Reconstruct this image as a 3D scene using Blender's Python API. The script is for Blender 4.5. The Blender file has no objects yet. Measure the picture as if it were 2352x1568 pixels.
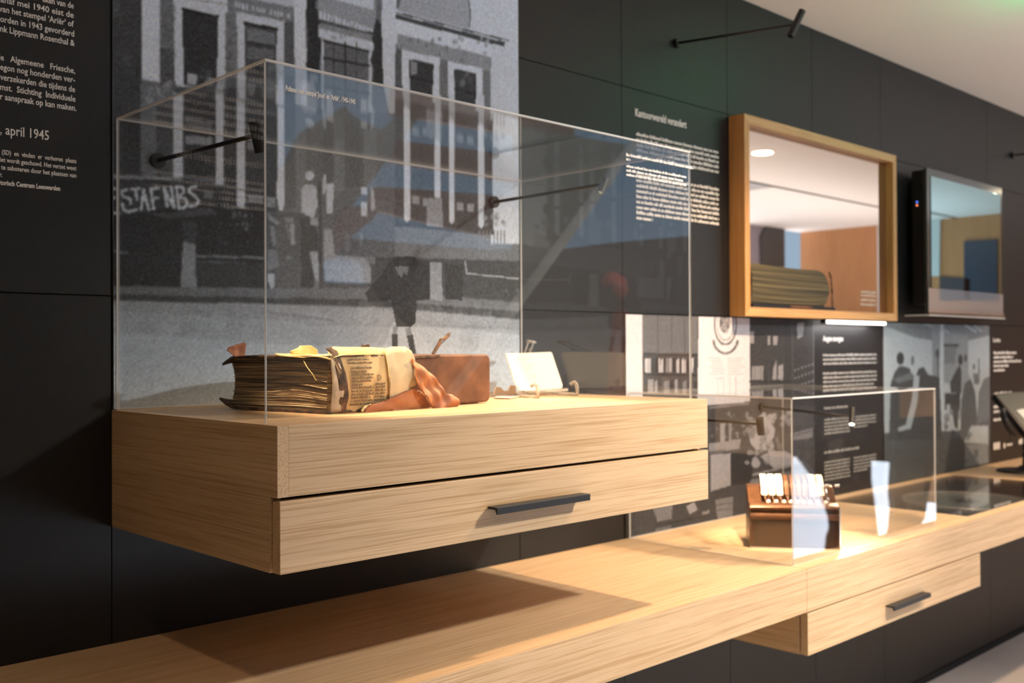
import bpy, bmesh, math, random
import numpy as np
from mathutils import Vector, Matrix
S = bpy.context.scene
COL = S.collection
random.seed(7); RNG = np.random.default_rng(7)

# ------------------------------------------------------------------ camera, world, lights
F, YAW, PIT, ROL, D = 2353.1, .80317, .0076, -.00443, 2.02765
CAM = np.array([0, -D, 1.5])
fw = np.array([math.cos(YAW)*math.cos(PIT), math.sin(YAW)*math.cos(PIT), math.sin(PIT)])
r_ = np.cross(fw, [0, 0, 1]); r_ /= np.linalg.norm(r_); u_ = np.cross(r_, fw)
RT = r_*math.cos(ROL)+u_*math.sin(ROL); UP = -r_*math.sin(ROL)+u_*math.cos(ROL)
cd = bpy.data.cameras.new('camera'); cam = bpy.data.objects.new('camera', cd); COL.objects.link(cam)
cam.matrix_world = Matrix(((RT[0], UP[0], -fw[0], CAM[0]), (RT[1], UP[1], -fw[1], CAM[1]), (RT[2], UP[2], -fw[2], CAM[2]), (0, 0, 0, 1)))
cd.sensor_width = 36; cd.lens = F/2352*36; cd.clip_start = .05
cd.dof.use_dof = True; cd.dof.focus_distance = 1.62; cd.dof.aperture_fstop = 4.8
S.camera = cam
S.view_settings.view_transform = 'Standard'; S.view_settings.look = 'None'
S.view_settings.exposure = 0; S.view_settings.gamma = 1; S.view_settings.use_curve_mapping = False
S.cycles.transparent_max_bounces = 48; S.cycles.max_bounces = 10; S.cycles.caustics_reflective = False

def ray(px, py): return fw+RT*(px-1176)/F-UP*(py-784)/F
def on(axis, val, px, py):
    d = ray(px, py); q = CAM+d*(val-CAM[axis])/d[axis]; return Vector(q)
def ony(px, py, y=0.): return on(1, y, px, py)
def onz(px, py, z): return on(2, z, px, py)
def onx(px, py, x): return on(0, x, px, py)
def onplane(px, py, P, N):
    d = Vector(ray(px, py)); c = Vector(CAM); return c+d*((P-c).dot(N)/d.dot(N))

W = bpy.data.worlds.new('daylight'); S.world = W; W.use_nodes = True
nt = W.node_tree; nt.nodes.clear()
wo = nt.nodes.new('ShaderNodeOutputWorld'); bg = nt.nodes.new('ShaderNodeBackground')
tc = nt.nodes.new('ShaderNodeTexCoord'); sp = nt.nodes.new('ShaderNodeSeparateXYZ'); rp = nt.nodes.new('ShaderNodeValToRGB')
mr = nt.nodes.new('ShaderNodeMapRange'); mr.inputs[1].default_value = -1; mr.inputs[2].default_value = 1
nt.links.new(tc.outputs['Generated'], sp.inputs[0]); nt.links.new(sp.outputs[2], mr.inputs[0]); nt.links.new(mr.outputs[0], rp.inputs[0])
rp.color_ramp.elements[0].position = .47; rp.color_ramp.elements[0].color = (.95, 1.06, 1.22, 1)
rp.color_ramp.elements[1].position = .53; rp.color_ramp.elements[1].color = (.10, .165, .245, 1)
nt.links.new(rp.outputs[0], bg.inputs[0]); bg.inputs[1].default_value = 4.8; nt.links.new(bg.outputs[0], wo.inputs[0])

WARM = (1, .66, .36)
def lamp(name, kind, loc, target, power, color=WARM, **k):
    l = bpy.data.lights.new(name, kind); l.energy = power; l.color = color
    for a, b in k.items(): setattr(l, a, b)
    o = bpy.data.objects.new(name, l); COL.objects.link(o); o.location = loc
    o.rotation_euler = (Vector(target)-Vector(loc)).to_track_quat('-Z', 'Y').to_euler()
    return o
# ceiling downlights of the room (spots just below their housings)
DOWN = [(2.84, -1.01), (5.6, -1.56), (.2, -1.1), (8.4, -1.3), (1.2, -1.75)]
DPOW = [215, 190, 15, 110, 0]
for (x, y), pw in zip(DOWN, DPOW):
    if pw: lamp('downlight_beam', 'SPOT', (x, y, 2.69), (x, y+.0, 0), pw, (1, .66, .38), spot_size=math.radians(125), spot_blend=.6, shadow_soft_size=.035)
for x, pw in ((3.1, 345), (4.7, 145)):
    lamp('added_front_fill', 'SPOT', (x, -2.18, 2.66), (x-1.0, -.62, 1.05), pw, (1, .90, .76), spot_size=math.radians(62), spot_blend=1, shadow_soft_size=.06)  # added spots without fixtures, brightening the cabinet and shelf fronts
lamp('added_ceiling_fill', 'AREA', (5.6, -2.3, 1.8), (5.6, -2.4, 2.7), 62, (.95, .97, 1), shape='RECTANGLE', size=8, size_y=.4)  # added fill lamp without a fixture, only to brighten the ceiling

# ------------------------------------------------------------------ materials
def mat(name, col, rough=.5, metal=0., spec=.5, emit=None, es=1., **k):
    m = bpy.data.materials.new(name); m.use_nodes = True; b = m.node_tree.nodes['Principled BSDF']
    b.inputs['Base Color'].default_value = (*col, 1); b.inputs['Roughness'].default_value = rough
    b.inputs['Metallic'].default_value = metal; b.inputs['Specular IOR Level'].default_value = spec
    if emit: b.inputs['Emission Color'].default_value = (*emit, 1); b.inputs['Emission Strength'].default_value = es
    return m
def N(m, t, **k):
    n = m.node_tree.nodes.new(t)
    for a, b in k.items(): setattr(n, a, b)
    return n
def L(m, a, b): m.node_tree.links.new(a, b)
def noisy(name, c1, c2, scale=(1, 1, 1), ns=5., rough=.5, bump=0., lo=.35, hi=.65, spec=.5, detail=4., dist=0., metal=0.):
    m = mat(name, c1, rough, metal, spec); b = m.node_tree.nodes['Principled BSDF']
    t = N(m, 'ShaderNodeTexCoord'); mp = N(m, 'ShaderNodeMapping'); n = N(m, 'ShaderNodeTexNoise'); r = N(m, 'ShaderNodeValToRGB')
    mp.inputs['Scale'].default_value = scale; n.inputs['Scale'].default_value = ns; n.inputs['Detail'].default_value = detail
    n.inputs['Distortion'].default_value = dist
    r.color_ramp.elements[0].position = lo; r.color_ramp.elements[0].color = (*c1, 1)
    r.color_ramp.elements[1].position = hi; r.color_ramp.elements[1].color = (*c2, 1)
    L(m, t.outputs['Object'], mp.inputs[0]); L(m, mp.outputs[0], n.inputs[0]); L(m, n.outputs[0], r.inputs[0]); L(m, r.outputs[0], b.inputs['Base Color'])
    if bump:
        bp = N(m, 'ShaderNodeBump'); bp.inputs['Strength'].default_value = bump; bp.inputs['Distance'].default_value = .002
        L(m, n.outputs[0], bp.inputs['Height']); L(m, bp.outputs[0], b.inputs['Normal'])
    return m
def oak(name, axis, base=(.67, .495, .315), rough=.42):
    """long grain along the given axis: fine streaks over broad cathedral bands"""
    m = mat(name, base, rough, 0, .35); b = m.node_tree.nodes['Principled BSDF']
    t = N(m, 'ShaderNodeTexCoord'); col = None
    def layer(k, sc, lo, hi, c1, c2, dist, det):
        mp = N(m, 'ShaderNodeMapping'); n = N(m, 'ShaderNodeTexNoise'); r = N(m, 'ShaderNodeValToRGB')
        s = [k, k, k]; s[axis] = k*sc; mp.inputs['Scale'].default_value = s
        n.inputs['Scale'].default_value = 1; n.inputs['Detail'].default_value = det; n.inputs['Distortion'].default_value = dist
        r.color_ramp.elements[0].position = lo; r.color_ramp.elements[0].color = (*c1, 1)
        r.color_ramp.elements[1].position = hi; r.color_ramp.elements[1].color = (*c2, 1)
        L(m, t.outputs['Object'], mp.inputs[0]); L(m, mp.outputs[0], n.inputs[0]); L(m, n.outputs[0], r.inputs[0]); return r
    a = layer(34, .03, .3, .7, (.90, .88, .85), (1.03, 1.02, 1.01), .35, 3)
    c = layer(290, .012, .36, .52, (.76, .68, .58), (1, 1, 1), .2, 4)
    d = layer(650, .014, .30, .52, (.84, .78, .70), (1, 1, 1), 0, 2)
    x = N(m, 'ShaderNodeMix', data_type='RGBA', blend_type='MULTIPLY'); x.inputs[0].default_value = 1
    y = N(m, 'ShaderNodeMix', data_type='RGBA', blend_type='MULTIPLY'); y.inputs[0].default_value = .9
    z = N(m, 'ShaderNodeMix', data_type='RGBA', blend_type='MULTIPLY'); z.inputs[0].default_value = .8
    x.inputs[6].default_value = (*base, 1)
    L(m, a.outputs[0], x.inputs[7]); L(m, x.outputs[2], y.inputs[6]); L(m, c.outputs[0], y.inputs[7]); L(m, y.outputs[2], z.inputs[6]); L(m, d.outputs[0], z.inputs[7])
    L(m, z.outputs[2], b.inputs['Base Color']); return m
def clear(name, tint=(.985, .99, .99), gloss=1., f0=.04, rough=0.):
    m = bpy.data.materials.new(name); m.use_nodes = True; m.node_tree.nodes.clear()
    o = N(m, 'ShaderNodeOutputMaterial'); mx = N(m, 'ShaderNodeMixShader'); tr = N(m, 'ShaderNodeBsdfTransparent'); gl = N(m, 'ShaderNodeBsdfGlossy')
    tr.inputs[0].default_value = (*tint, 1); gl.inputs['Roughness'].default_value = rough; gl.inputs[0].default_value = (gloss, gloss, gloss, 1)
    g = N(m, 'ShaderNodeNewGeometry'); dt = N(m, 'ShaderNodeVectorMath', operation='DOT_PRODUCT'); ab = N(m, 'ShaderNodeMath', operation='ABSOLUTE')
    su = N(m, 'ShaderNodeMath', operation='SUBTRACT', use_clamp=True); su.inputs[0].default_value = 1
    pw = N(m, 'ShaderNodeMath', operation='POWER'); pw.inputs[1].default_value = 5
    ma = N(m, 'ShaderNodeMath', operation='MULTIPLY_ADD'); ma.inputs[1].default_value = 1-f0; ma.inputs[2].default_value = f0
    L(m, g.outputs['Normal'], dt.inputs[0]); L(m, g.outputs['Incoming'], dt.inputs[1]); L(m, dt.outputs['Value'], ab.inputs[0]); L(m, ab.outputs[0], su.inputs[1])
    L(m, su.outputs[0], pw.inputs[0]); L(m, pw.outputs[0], ma.inputs[0]); L(m, ma.outputs[0], mx.inputs[0])
    L(m, tr.outputs[0], mx.inputs[1]); L(m, gl.outputs[0], mx.inputs[2]); L(m, mx.outputs[0], o.inputs[0]); return m
def mirror(name, col, fac, under):
    m = mat(name, under, .25); b = m.node_tree.nodes['Principled BSDF']; o = m.node_tree.nodes['Material Output']
    mx = N(m, 'ShaderNodeMixShader'); gl = N(m, 'ShaderNodeBsdfGlossy'); gl.inputs[0].default_value = (*col, 1); gl.inputs['Roughness'].default_value = .0
    mx.inputs[0].default_value = fac; L(m, b.outputs[0], mx.inputs[1]); L(m, gl.outputs[0], mx.inputs[2]); L(m, mx.outputs[0], o.inputs[0]); return m
def vcol(name, rough=.6, gain=1., spec=.3):
    m = mat(name, (1, 1, 1), rough, 0, spec); b = m.node_tree.nodes['Principled BSDF']
    a = N(m, 'ShaderNodeVertexColor'); a.layer_name = 'print'; L(m, a.outputs[0], b.inputs['Base Color']); return m

M = {}
M['oak_x'] = oak('oak grain lengthwise', 0); M['oak_y'] = oak('oak grain crosswise', 1); M['oak_z'] = oak('oak grain upright', 2, (.60, .32, .12))
M['frame_x'] = oak('frame oak lengthwise', 0, (.62, .38, .18)); 
M['panel'] = noisy('black wall laminate', (.0085, .0088, .0098), (.011, .011, .0118), ns=60, rough=.45, lo=.3, hi=.7, spec=.36)
M['groove'] = mat('panel joint', (.004, .004, .004), .8)
M['ceiling'] = mat('white ceiling', (.78, .76, .73), .8)
M['floor'] = noisy('pale tile floor', (.70, .68, .65), (.80, .78, .75), ns=2.5, rough=.22)
M['acrylic'] = clear('clear acrylic'); M['edge'] = mat('polished acrylic edge', (.82, .84, .85), .18, 0, .8)
def frosted(name, f):
    m = mat(name, (.85, .87, .88), .35, 0, .5); b = m.node_tree.nodes['Principled BSDF']; o = m.node_tree.nodes['Material Output']
    mx = N(m, 'ShaderNodeMixShader'); tr = N(m, 'ShaderNodeBsdfTransparent'); mx.inputs[0].default_value = f
    L(m, tr.outputs[0], mx.inputs[1]); L(m, b.outputs[0], mx.inputs[2]); L(m, mx.outputs[0], o.inputs[0]); return m
M['case_edge'] = frosted('sawn acrylic edge', .72); M['glue'] = frosted('clear glue line', .3)
M['black'] = mat('matt black metal', (.012, .011, .012), .42, .3); M['handle'] = mat('black anodised metal', (.016, .018, .022), .5, 0, .3)
M['white'] = mat('white vinyl lettering', (.93, .92, .90), .6); M['lens'] = mat('lamp lens', (1, .9, .75), .3, emit=(1, .82, .55), es=26)
M['tube'] = mat('lamp tube', (1, 1, 1), .3, emit=(1, .93, .86), es=7)
M['pages'] = None
M['print'] = vcol('printed photograph')

# ------------------------------------------------------------------ mesh helpers
def link(name, me, m, parent=None):
    o = bpy.data.objects.new(name, me); COL.objects.link(o)
    if m is not None:
        for q in (m if isinstance(m, (list, tuple)) else [m]): me.materials.append(q)
    if parent is not None: o.parent = parent
    return o
def root_loc(p):
    v = Vector((0, 0, 0))
    while p is not None: v += p.location; p = p.parent
    return v
def obj(name, bm, m, parent=None, smooth=False, bevel=0.):
    """bm is in world coordinates; the mesh is stored relative to its parent (things are not rotated)"""
    if parent is not None: bmesh.ops.translate(bm, verts=bm.verts, vec=-root_loc(parent))
    bmesh.ops.recalc_face_normals(bm, faces=bm.faces)
    me = bpy.data.meshes.new(name); 
    if parent is None and len(bm.verts):       # own origin at the base centre
        xs = [v.co for v in bm.verts]; c = Vector((sum(v.x for v in xs)/len(xs), sum(v.y for v in xs)/len(xs), min(v.z for v in xs)))
        bmesh.ops.translate(bm, verts=bm.verts, vec=-c)
    else: c = Vector((0, 0, 0))
    bm.to_mesh(me); bm.free()
    if smooth:
        for p in me.polygons: p.use_smooth = True
    o = link(name, me, m, parent)
    if parent is None: o.location = c
    if bevel:
        b = o.modifiers.new('bevel', 'BEVEL'); b.width = bevel; b.segments = 2; b.limit_method = 'ANGLE'; b.angle_limit = .7
    return o
def thing(name, label, cat, loc=(0, 0, 0), group=None):
    o = bpy.data.objects.new(name, None); COL.objects.link(o); o.location = loc; o.empty_display_size = .05
    o['label'] = label; o['category'] = cat
    if group: o['group'] = group
    return o
def tag(o, label, cat, group=None):
    o['label'] = label; o['category'] = cat
    if group: o['group'] = group
    return o
def structure(o): o['kind'] = 'structure'; return o
def box(bm, x0, x1, y0, y1, z0, z1, mi=0):
    v = [bm.verts.new((x, y, z)) for z in (z0, z1) for y in (y0, y1) for x in (x0, x1)]
    for f in ((0, 2, 3, 1), (4, 5, 7, 6), (0, 1, 5, 4), (2, 6, 7, 3), (0, 4, 6, 2), (1, 3, 7, 5)):
        bm.faces.new([v[i] for i in f]).material_index = mi
    return v
def B(*a): bm = bmesh.new(); box(bm, *a); return bm
def cyl(bm, p, q, r, r2=None, n=16):
    p, q = Vector(p), Vector(q); d = q-p; rot = d.to_track_quat('Z', 'Y').to_matrix().to_4x4()
    bmesh.ops.create_cone(bm, cap_ends=True, segments=n, radius1=r, radius2=r if r2 is None else r2, depth=d.length, matrix=Matrix.Translation((p+q)/2) @ rot)
def tube(pts, r, n=8):
    bm = bmesh.new(); pts = [Vector(p) for p in pts]; rings = []
    for i, p in enumerate(pts):
        t = (pts[min(i+1, len(pts)-1)]-pts[max(i-1, 0)]).normalized(); m = t.to_track_quat('Z', 'Y').to_matrix()
        rr = r[i] if isinstance(r, (list, tuple)) else r
        rings.append([bm.verts.new(p+m @ Vector((math.cos(a)*rr, math.sin(a)*rr, 0))) for a in [2*math.pi*k/n for k in range(n)]])
    for a, b in zip(rings, rings[1:]):
        for k in range(n): bm.faces.new((a[k], a[(k+1) % n], b[(k+1) % n], b[k]))
    bm.faces.new(rings[0][::-1]); bm.faces.new(rings[-1]); return bm
def slab(bm, pts, depth):
    """prism: closed outline pts (Vectors) extruded by vector depth"""
    depth = Vector(depth); a = [bm.verts.new(p) for p in pts]; b = [bm.verts.new(Vector(p)+depth) for p in pts]
    bm.faces.new(a); bm.faces.new(b[::-1])
    for i in range(len(a)): j = (i+1) % len(a); bm.faces.new((a[i], b[i], b[j], a[j]))
def text_mesh(s, size, font_bold=False, wfit=None, offset=0.):
    """flat letter mesh in XY, baseline at y=0; width optionally fitted"""
    c = bpy.data.curves.new('letters', 'FONT'); c.body = s; c.size = size; c.extrude = .0003; c.offset = offset; c.resolution_u = 2
    o = bpy.data.objects.new('letters', c); COL.objects.link(o)
    dg = bpy.context.evaluated_depsgraph_get(); me = bpy.data.meshes.new_from_object(o.evaluated_get(dg))
    bpy.data.objects.remove(o); bpy.data.curves.remove(c)
    xs = [v.co.x for v in me.vertices]; x0, x1 = min(xs), max(xs); k = 1 if wfit is None else wfit/(x1-x0)
    bm = bmesh.new(); bm.from_mesh(me); bpy.data.meshes.remove(me)
    for v in bm.verts: v.co.x = (v.co.x-x0)*k
    return bm, (x1-x0)*k
def add_text(dst, s, x, z, size, y=-.0008, wfit=None, right=False, offset=0.):
    bm, w = text_mesh(s, size, wfit=wfit, offset=offset)
    if right: x -= w
    mp = {}
    for v in bm.verts: mp[v] = dst.verts.new((x+v.co.x, y-v.co.z, z+v.co.y))
    for f in bm.faces:
        try: dst.faces.new([mp[v] for v in f.verts])
        except ValueError: pass
    bm.free(); return w
def glyph_lines(dst, x0, x1, z, n, pitch, h, y=-.0008, lastw=1., shortw=None, rnd=random):
    """rows too small and blurred in the photo to read: rows of letter-sized strokes"""
    for i in range(n):
        zz = z-i*pitch; x = x0; end = x0+(x1-x0)*(lastw if i == n-1 else (shortw[i] if shortw else 1)); wl = 0; word = rnd.randint(2, 9)
        while x < end-h*.2:
            w = min(h*rnd.uniform(.42, .72), end-x); hh = h*(rnd.choice((.7, .7, .7, 1.)))
            box(dst, x, x+w*.82, y-.0005, y, zz, zz+hh); x += w*1.12; wl += 1
            if wl >= word: x += h*.38; wl = 0; word = rnd.randint(2, 9)

# ------------------------------------------------------------------ print painter: photographs printed on wall panels
class Print:
    """grid of printed dots on the wall plane; shapes are given by the spot of wall they cover"""
    def __init__(s, x0, x1, z0, z1, step):
        s.x0, s.x1, s.z0, s.z1 = x0, x1, z0, z1
        s.nx = int((x1-x0)/step)+1; s.nz = int((z1-z0)/step)+1
        X, Z = np.meshgrid(np.linspace(x0, x1, s.nx), np.linspace(z0, z1, s.nz)); s.X, s.Z = X, Z
        d0, d1, d2 = X-CAM[0], 0-CAM[1], Z-CAM[2]
        t = d0*fw[0]+d1*fw[1]+d2*fw[2]
        s.U = 1176+F*(d0*RT[0]+d1*RT[1]+d2*RT[2])/t; s.V = 784-F*(d0*UP[0]+d1*UP[1]+d2*UP[2])/t
        s.g = np.full(X.shape, 100.)
    def _bb(s, a, pad=0):
        lo = a.min(0)-pad; hi = a.max(0)+pad
        m = (s.U >= lo[0]) & (s.U <= hi[0]) & (s.V >= lo[1]) & (s.V <= hi[1]); r = np.where(m.any(1))[0]; c = np.where(m.any(0))[0]
        if len(r) == 0 or len(c) == 0: return None
        return slice(r[0], r[-1]+1), slice(c[0], c[-1]+1)
    def poly(s, pts, v, al=1.):
        a = np.array(pts, float).reshape(-1, 2); bb = s._bb(a)
        if bb is None: return
        U, V = s.U[bb], s.V[bb]; ins = np.zeros(U.shape, bool)
        for (x1, y1), (x2, y2) in zip(a, np.roll(a, -1, 0)):
            if y1 == y2: continue
            c = ((V > y1) != (V > y2)) & (U < (x2-x1)*(V-y1)/(y2-y1)+x1); ins ^= c
        g = s.g[bb]; g[ins] = g[ins]*(1-al)+v*al
    def line(s, pts, w, v, al=1.):
        a = np.array(pts, float).reshape(-1, 2)
        for (x1, y1), (x2, y2) in zip(a, a[1:]):
            bb = s._bb(np.array([(x1, y1), (x2, y2)]), w)
            if bb is None: continue
            U, V = s.U[bb], s.V[bb]; dx, dy = x2-x1, y2-y1; l = dx*dx+dy*dy+1e-9
            t = np.clip(((U-x1)*dx+(V-y1)*dy)/l, 0, 1); m = (U-x1-t*dx)**2+(V-y1-t*dy)**2 < w*w/4
            g = s.g[bb]; g[m] = g[m]*(1-al)+v*al
    def ell(s, cx, cy, rx, ry, v, al=1., ring=None):
        bb = s._bb(np.array([(cx-rx, cy-ry), (cx+rx, cy+ry)]), 2)
        if bb is None: return
        q = np.sqrt(((s.U[bb]-cx)/rx)**2+((s.V[bb]-cy)/ry)**2); m = q < 1
        if ring: m = abs(q-1) < ring
        g = s.g[bb]; g[m] = g[m]*(1-al)+v*al
    def blobs(s, x0, y0, x1, y1, n, r, v, al=.8):
        for _ in range(n): s.ell(RNG.uniform(x0, x1), RNG.uniform(y0, y1), RNG.uniform(.5, 1)*r, RNG.uniform(.5, 1.3)*r, v+RNG.uniform(-25, 25), al)
    def blur(s, n=1):
        for _ in range(n):
            p = np.pad(s.g, 1, 'edge'); s.g = (p[1:-1, 1:-1]*4+(p[:-2, 1:-1]+p[2:, 1:-1]+p[1:-1, :-2]+p[1:-1, 2:])*2+p[:-2, :-2]+p[2:, 2:]+p[:-2, 2:]+p[2:, :-2])/16
    def noise(s, amp, k=1):
        n = RNG.normal(0, 1, (s.nz//k+2, s.nx//k+2)); n = np.kron(n, np.ones((k, k)))[:s.nz, :s.nx]; s.g = s.g+n*amp
    def build(s, name, tint, gain, label, y=-.004):
        g = np.clip((s.g-100)*1.12+99, 8, 250)/255; lin = np.where(g < .04045, g/12.92, ((g+.055)/1.055)**2.4)*gain
        nx, nz = s.nx, s.nz; n = nx*nz
        co = np.zeros((n+8, 3)); co[:n, 0] = s.X.ravel(); co[:n, 1] = y; co[:n, 2] = s.Z.ravel()
        k = 0
        for yy in (y+.0002, -.0005):
            for zz in (s.z0, s.z1):
                for xx in (s.x0, s.x1): co[n+k] = (xx, yy, zz); k += 1
        c0 = np.array([(s.x0+s.x1)/2, 0, s.z0]); co -= c0
        i = (np.arange(nz-1)[:, None]*nx+np.arange(nx-1)[None]).ravel()
        fs = np.stack([i, i+1, i+nx+1, i+nx], 1)
        bx = np.array([(0, 1, 5, 4), (2, 6, 7, 3), (0, 4, 6, 2), (1, 3, 7, 5), (4, 5, 7, 6)])+n
        fs = np.vstack([fs, bx]); me = bpy.data.meshes.new(name)
        me.vertices.add(len(co)); me.vertices.foreach_set('co', co.ravel()); me.loops.add(fs.size); me.loops.foreach_set('vertex_index', fs.ravel().astype(np.int32))
        me.polygons.add(len(fs)); me.polygons.foreach_set('loop_start', (np.arange(len(fs))*4).astype(np.int32)); me.polygons.foreach_set('loop_total', np.full(len(fs), 4, np.int32))
        me.update(calc_edges=True)
        at = me.color_attributes.new('print', 'FLOAT_COLOR', 'POINT'); c = np.ones((n+8, 4)); c[:n, :3] = lin.ravel()[:, None]*np.array(tint); c[n:, :3] = .35
        at.data.foreach_set('color', c.ravel().astype(np.float32))
        o = link(name, me, M['print']); o.location = c0; tag(o, label, 'photograph'); return o

# ------------------------------------------------------------------ the room
ZC = 2.712
SEAM = [-2.6, -1.46, -.3, .845, 1.984, 2.43, 2.997, 3.567, 4.13, 5.262, 6.4, 7.54, 8.68, 9.82]
bm = bmesh.new(); box(bm, -2.6, 9.8, .012, .1, 0, ZC+.02, 1)
for a, b in zip(SEAM, SEAM[1:]):
    for z0, z1 in ((0, 1.610), (1.610, 2.31), (2.31, ZC+.02)): box(bm, a+.0013, b-.0013, 0, .012, z0+.0013, z1-.0013, 0)
structure(obj('wall_back', bm, [M['panel'], M['groove']]))
FY = -3.75
bm = bmesh.new(); box(bm, -2.6, 9.8, -2.25, .1, ZC+.02, ZC+.12); box(bm, 6.9, 9.8, FY, -2.25, ZC+.02, ZC+.12)
structure(obj('ceiling', bm, M['ceiling']))
bm = bmesh.new(); box(bm, -2.7, 4.2, FY-.1, -2.25, 4.2, 4.3); box(bm, -2.7, 6.9, -2.35, -2.25, ZC+.12, 4.3); structure(obj('trim_40', bm, M['ceiling']))  # unseen roof and upstand added over the atrium to cut daylight
bm = bmesh.new(); box(bm, -2.6, 9.8, -2.7, 0, -.1, 0); box(bm, -2.6, 6.3, FY, -2.7, -.1, 0); structure(obj('floor', bm, M['floor']))
structure(obj('baseboard_back', B(-2.6, 9.8, -.006, 0, 0, .03), M['groove']))
M['cladding'] = oak('reddish wood wall cladding', 2, (.50, .24, .095), .5)
structure(obj('wall_right', B(9.8, 9.9, FY, 0, 0, ZC+.02), M['cladding']))
structure(obj('wall_left', B(-2.7, -2.6, FY, .1, 0, 4.2), mat('dark side wall', (.07, .06, .055), .8)))
# far side of the atrium: glazed facade; opaque pieces between its openings, laid out on the facade plane
M['olive'] = mat('olive render', (.36, .35, .29), .8); M['beam'] = mat('brown timber ceiling', (.34, .17, .10), .6)
M['dark'] = mat('dark interior cladding', (.03, .03, .036), .6); M['rail'] = mat('pale handrail', (.9, .87, .78), .5)
M['blue'] = mat('dull blue glass screen', (.045, .075, .11), .2)
VY = -1.156-FY                                     # where the facade appears behind the big case's front pane
def fac(pts, plane, depth, m, name, label, cat, kind=None):
    """piece standing at y = plane+off of the far side; pts name the spots seen mirrored"""
    mirror_y = {'case': -.578, 'low': -.572, 'frame': -.03}[depth[0]]; y = depth[1]; vy = 2*mirror_y-y
    P = [ony(pts[i], pts[i+1], vy) for i in range(0, len(pts), 2)]
    bm = bmesh.new(); slab(bm, [Vector((p.x, y, p.z)) for p in P], (0, -.05, 0)); o = obj(name, bm, m)
    if kind: o['kind'] = kind
    else: tag(o, label, cat)
    return o
wf = [0]
def wallpiece(pts, m, lvl=0., src='case'):
    wf[0] += 1; return fac(pts, 0, (src, FY+lvl), m, 'trim_%d' % wf[0], '', '', 'structure')
# olive wall with the pointed top, stair flight, timber soffits, dark lower storey
wallpiece([560, 140, 640, 140, 640, 700, 560, 760], M['blue'], .0)
wallpiece([636, 420, 700, 300, 770, 262, 793, 243, 815, 268, 880, 300, 925, 262, 960, 275, 760, 540, 690, 700, 636, 720], M['olive'], .02)
wallpiece([905, 205, 1320, 285, 1320, 330, 905, 262], M['beam'], .04)
wallpiece([915, 322, 1312, 372, 1290, 470, 1190, 420, 1070, 398, 905, 372], M['beam'], .04)
wallpiece([865, 428, 1200, 452, 1200, 560, 960, 505, 850, 480], M['beam'], .02)
wallpiece([790, 545, 1200, 580, 1196, 700, 1000, 790, 840, 700, 850, 655, 840, 600, 770, 590], M['dark'], .03)
wallpiece([1190, 290, 1460, 335, 1196, 688, 1190, 690], M['olive'], .06)
wallpiece([1150, 572, 1290, 572, 1420, 556, 1600, 540, 1700, 530, 1700, 1200, 600, 1250, 600, 800, 760, 700, 1000, 760, 1150, 700], M['dark'], .01)
structure(obj('trim_41', B(-2.6, 2.45, FY-.05, FY, 0, 4.2), M['dark'])); structure(obj('trim_42', B(5.6, 9.8, FY-.05, FY, .57, 1.75), M['dark']))  # left facade piece added to keep daylight off the left side
wallpiece([560, 720, 690, 690, 742, 600, 745, 648, 852, 655, 880, 700, 1000, 800, 1000, 1100, 560, 1100], M['olive'], .05)
wallpiece([760, 530, 800, 470, 870, 480, 860, 500, 800, 550, 770, 592, 742, 600], M['beam'], .05)
# pale diagonal handrail of the stairs
A0, A1 = ony(1462, 322, -1.156+3.6), ony(960, 1010, -1.156+3.6)
tag(obj('stair_handrail', tube([(A0.x, -3.6, A0.z), (A1.x, -3.6, A1.z)], .034, 10), M['rail']), 'pale sloping stair handrail seen as a reflection across the large clear case', 'handrail')
# red velvet covered post with a hooked top
pts = [(1391, 662), (1389, 648), (1396, 637), (1408, 636), (1419, 648), (1424, 668), (1423, 720), (1416, 800), (1411, 900), (1408, 1010), (1405, 1300)]
vy = 2*-.578+2.7; P = [ony(x, y, vy) for x, y in pts]; P[-1].z = 0.
bm = tube([(p.x, -2.69, p.z) for p in P], [.03]*4+[.045]*3+[.045, .044, .044, .044], 12)
tag(obj('velvet_post', bm, mat('dark red velvet', (.55, .10, .08), .8), smooth=True), 'dark red hooked post mirrored in the large clear case', 'post')
# invented dark panels, gaps shaped so daylight makes bright reflections in the smaller case
def low(pts): return fac(pts, 0, ('low', -2.72), M['dark'], 'trim_%d' % (wf.__setitem__(0, wf[0]+1) or wf[0]), '', '', 'structure')
low([1846, 1052, 1876, 1092, 1890, 1112, 1908, 1160, 1917, 1190, 1919, 1215, 1912, 1235, 1910, 1265, 1906, 1273, 1890, 1300, 2023, 1300, 2020, 1240, 2010, 1150, 2003, 1100, 2003, 1040, 1990, 1000, 1850, 1000])
low([2058, 1064, 2054, 1130, 2058, 1170, 2054, 1215, 2048, 1238, 2040, 1300, 2106, 1300, 2110, 1213, 2126, 1190, 2135, 1130, 2144, 1090, 2144, 1000, 2060, 1000])
low([1600, 990, 2400, 940, 2400, 1085, 2145, 1085, 2145, 1000, 2058, 1000, 2056, 1062, 2003, 1058, 2003, 990, 1830, 1010, 1600, 1050])
# green exit sign high on the far side
M['green'] = mat('green exit sign', (.05, .5, .25), .4, emit=(.03, 1, .35), es=9)
p = ony(1505, 225, .9); SY_ = -.9
t = thing('exit_sign', 'green glowing exit sign hung from the ceiling whose glow shows on the black wall', 'sign', (p.x, -.9, p.z-.1))
obj('sign_face', B(p.x-.15, p.x+.15, -.883, -.88, p.z-.07, p.z+.07), M['green'], t); obj('sign_housing', B(p.x-.16, p.x+.16, -.91, -.8835, p.z-.08, p.z+.08), M['dark'], t)
if p.z+.085 < ZC: obj('hanger', B(p.x-.01, p.x+.01, -.905, -.89, p.z+.081, ZC+.018), M['dark'], t)
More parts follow.
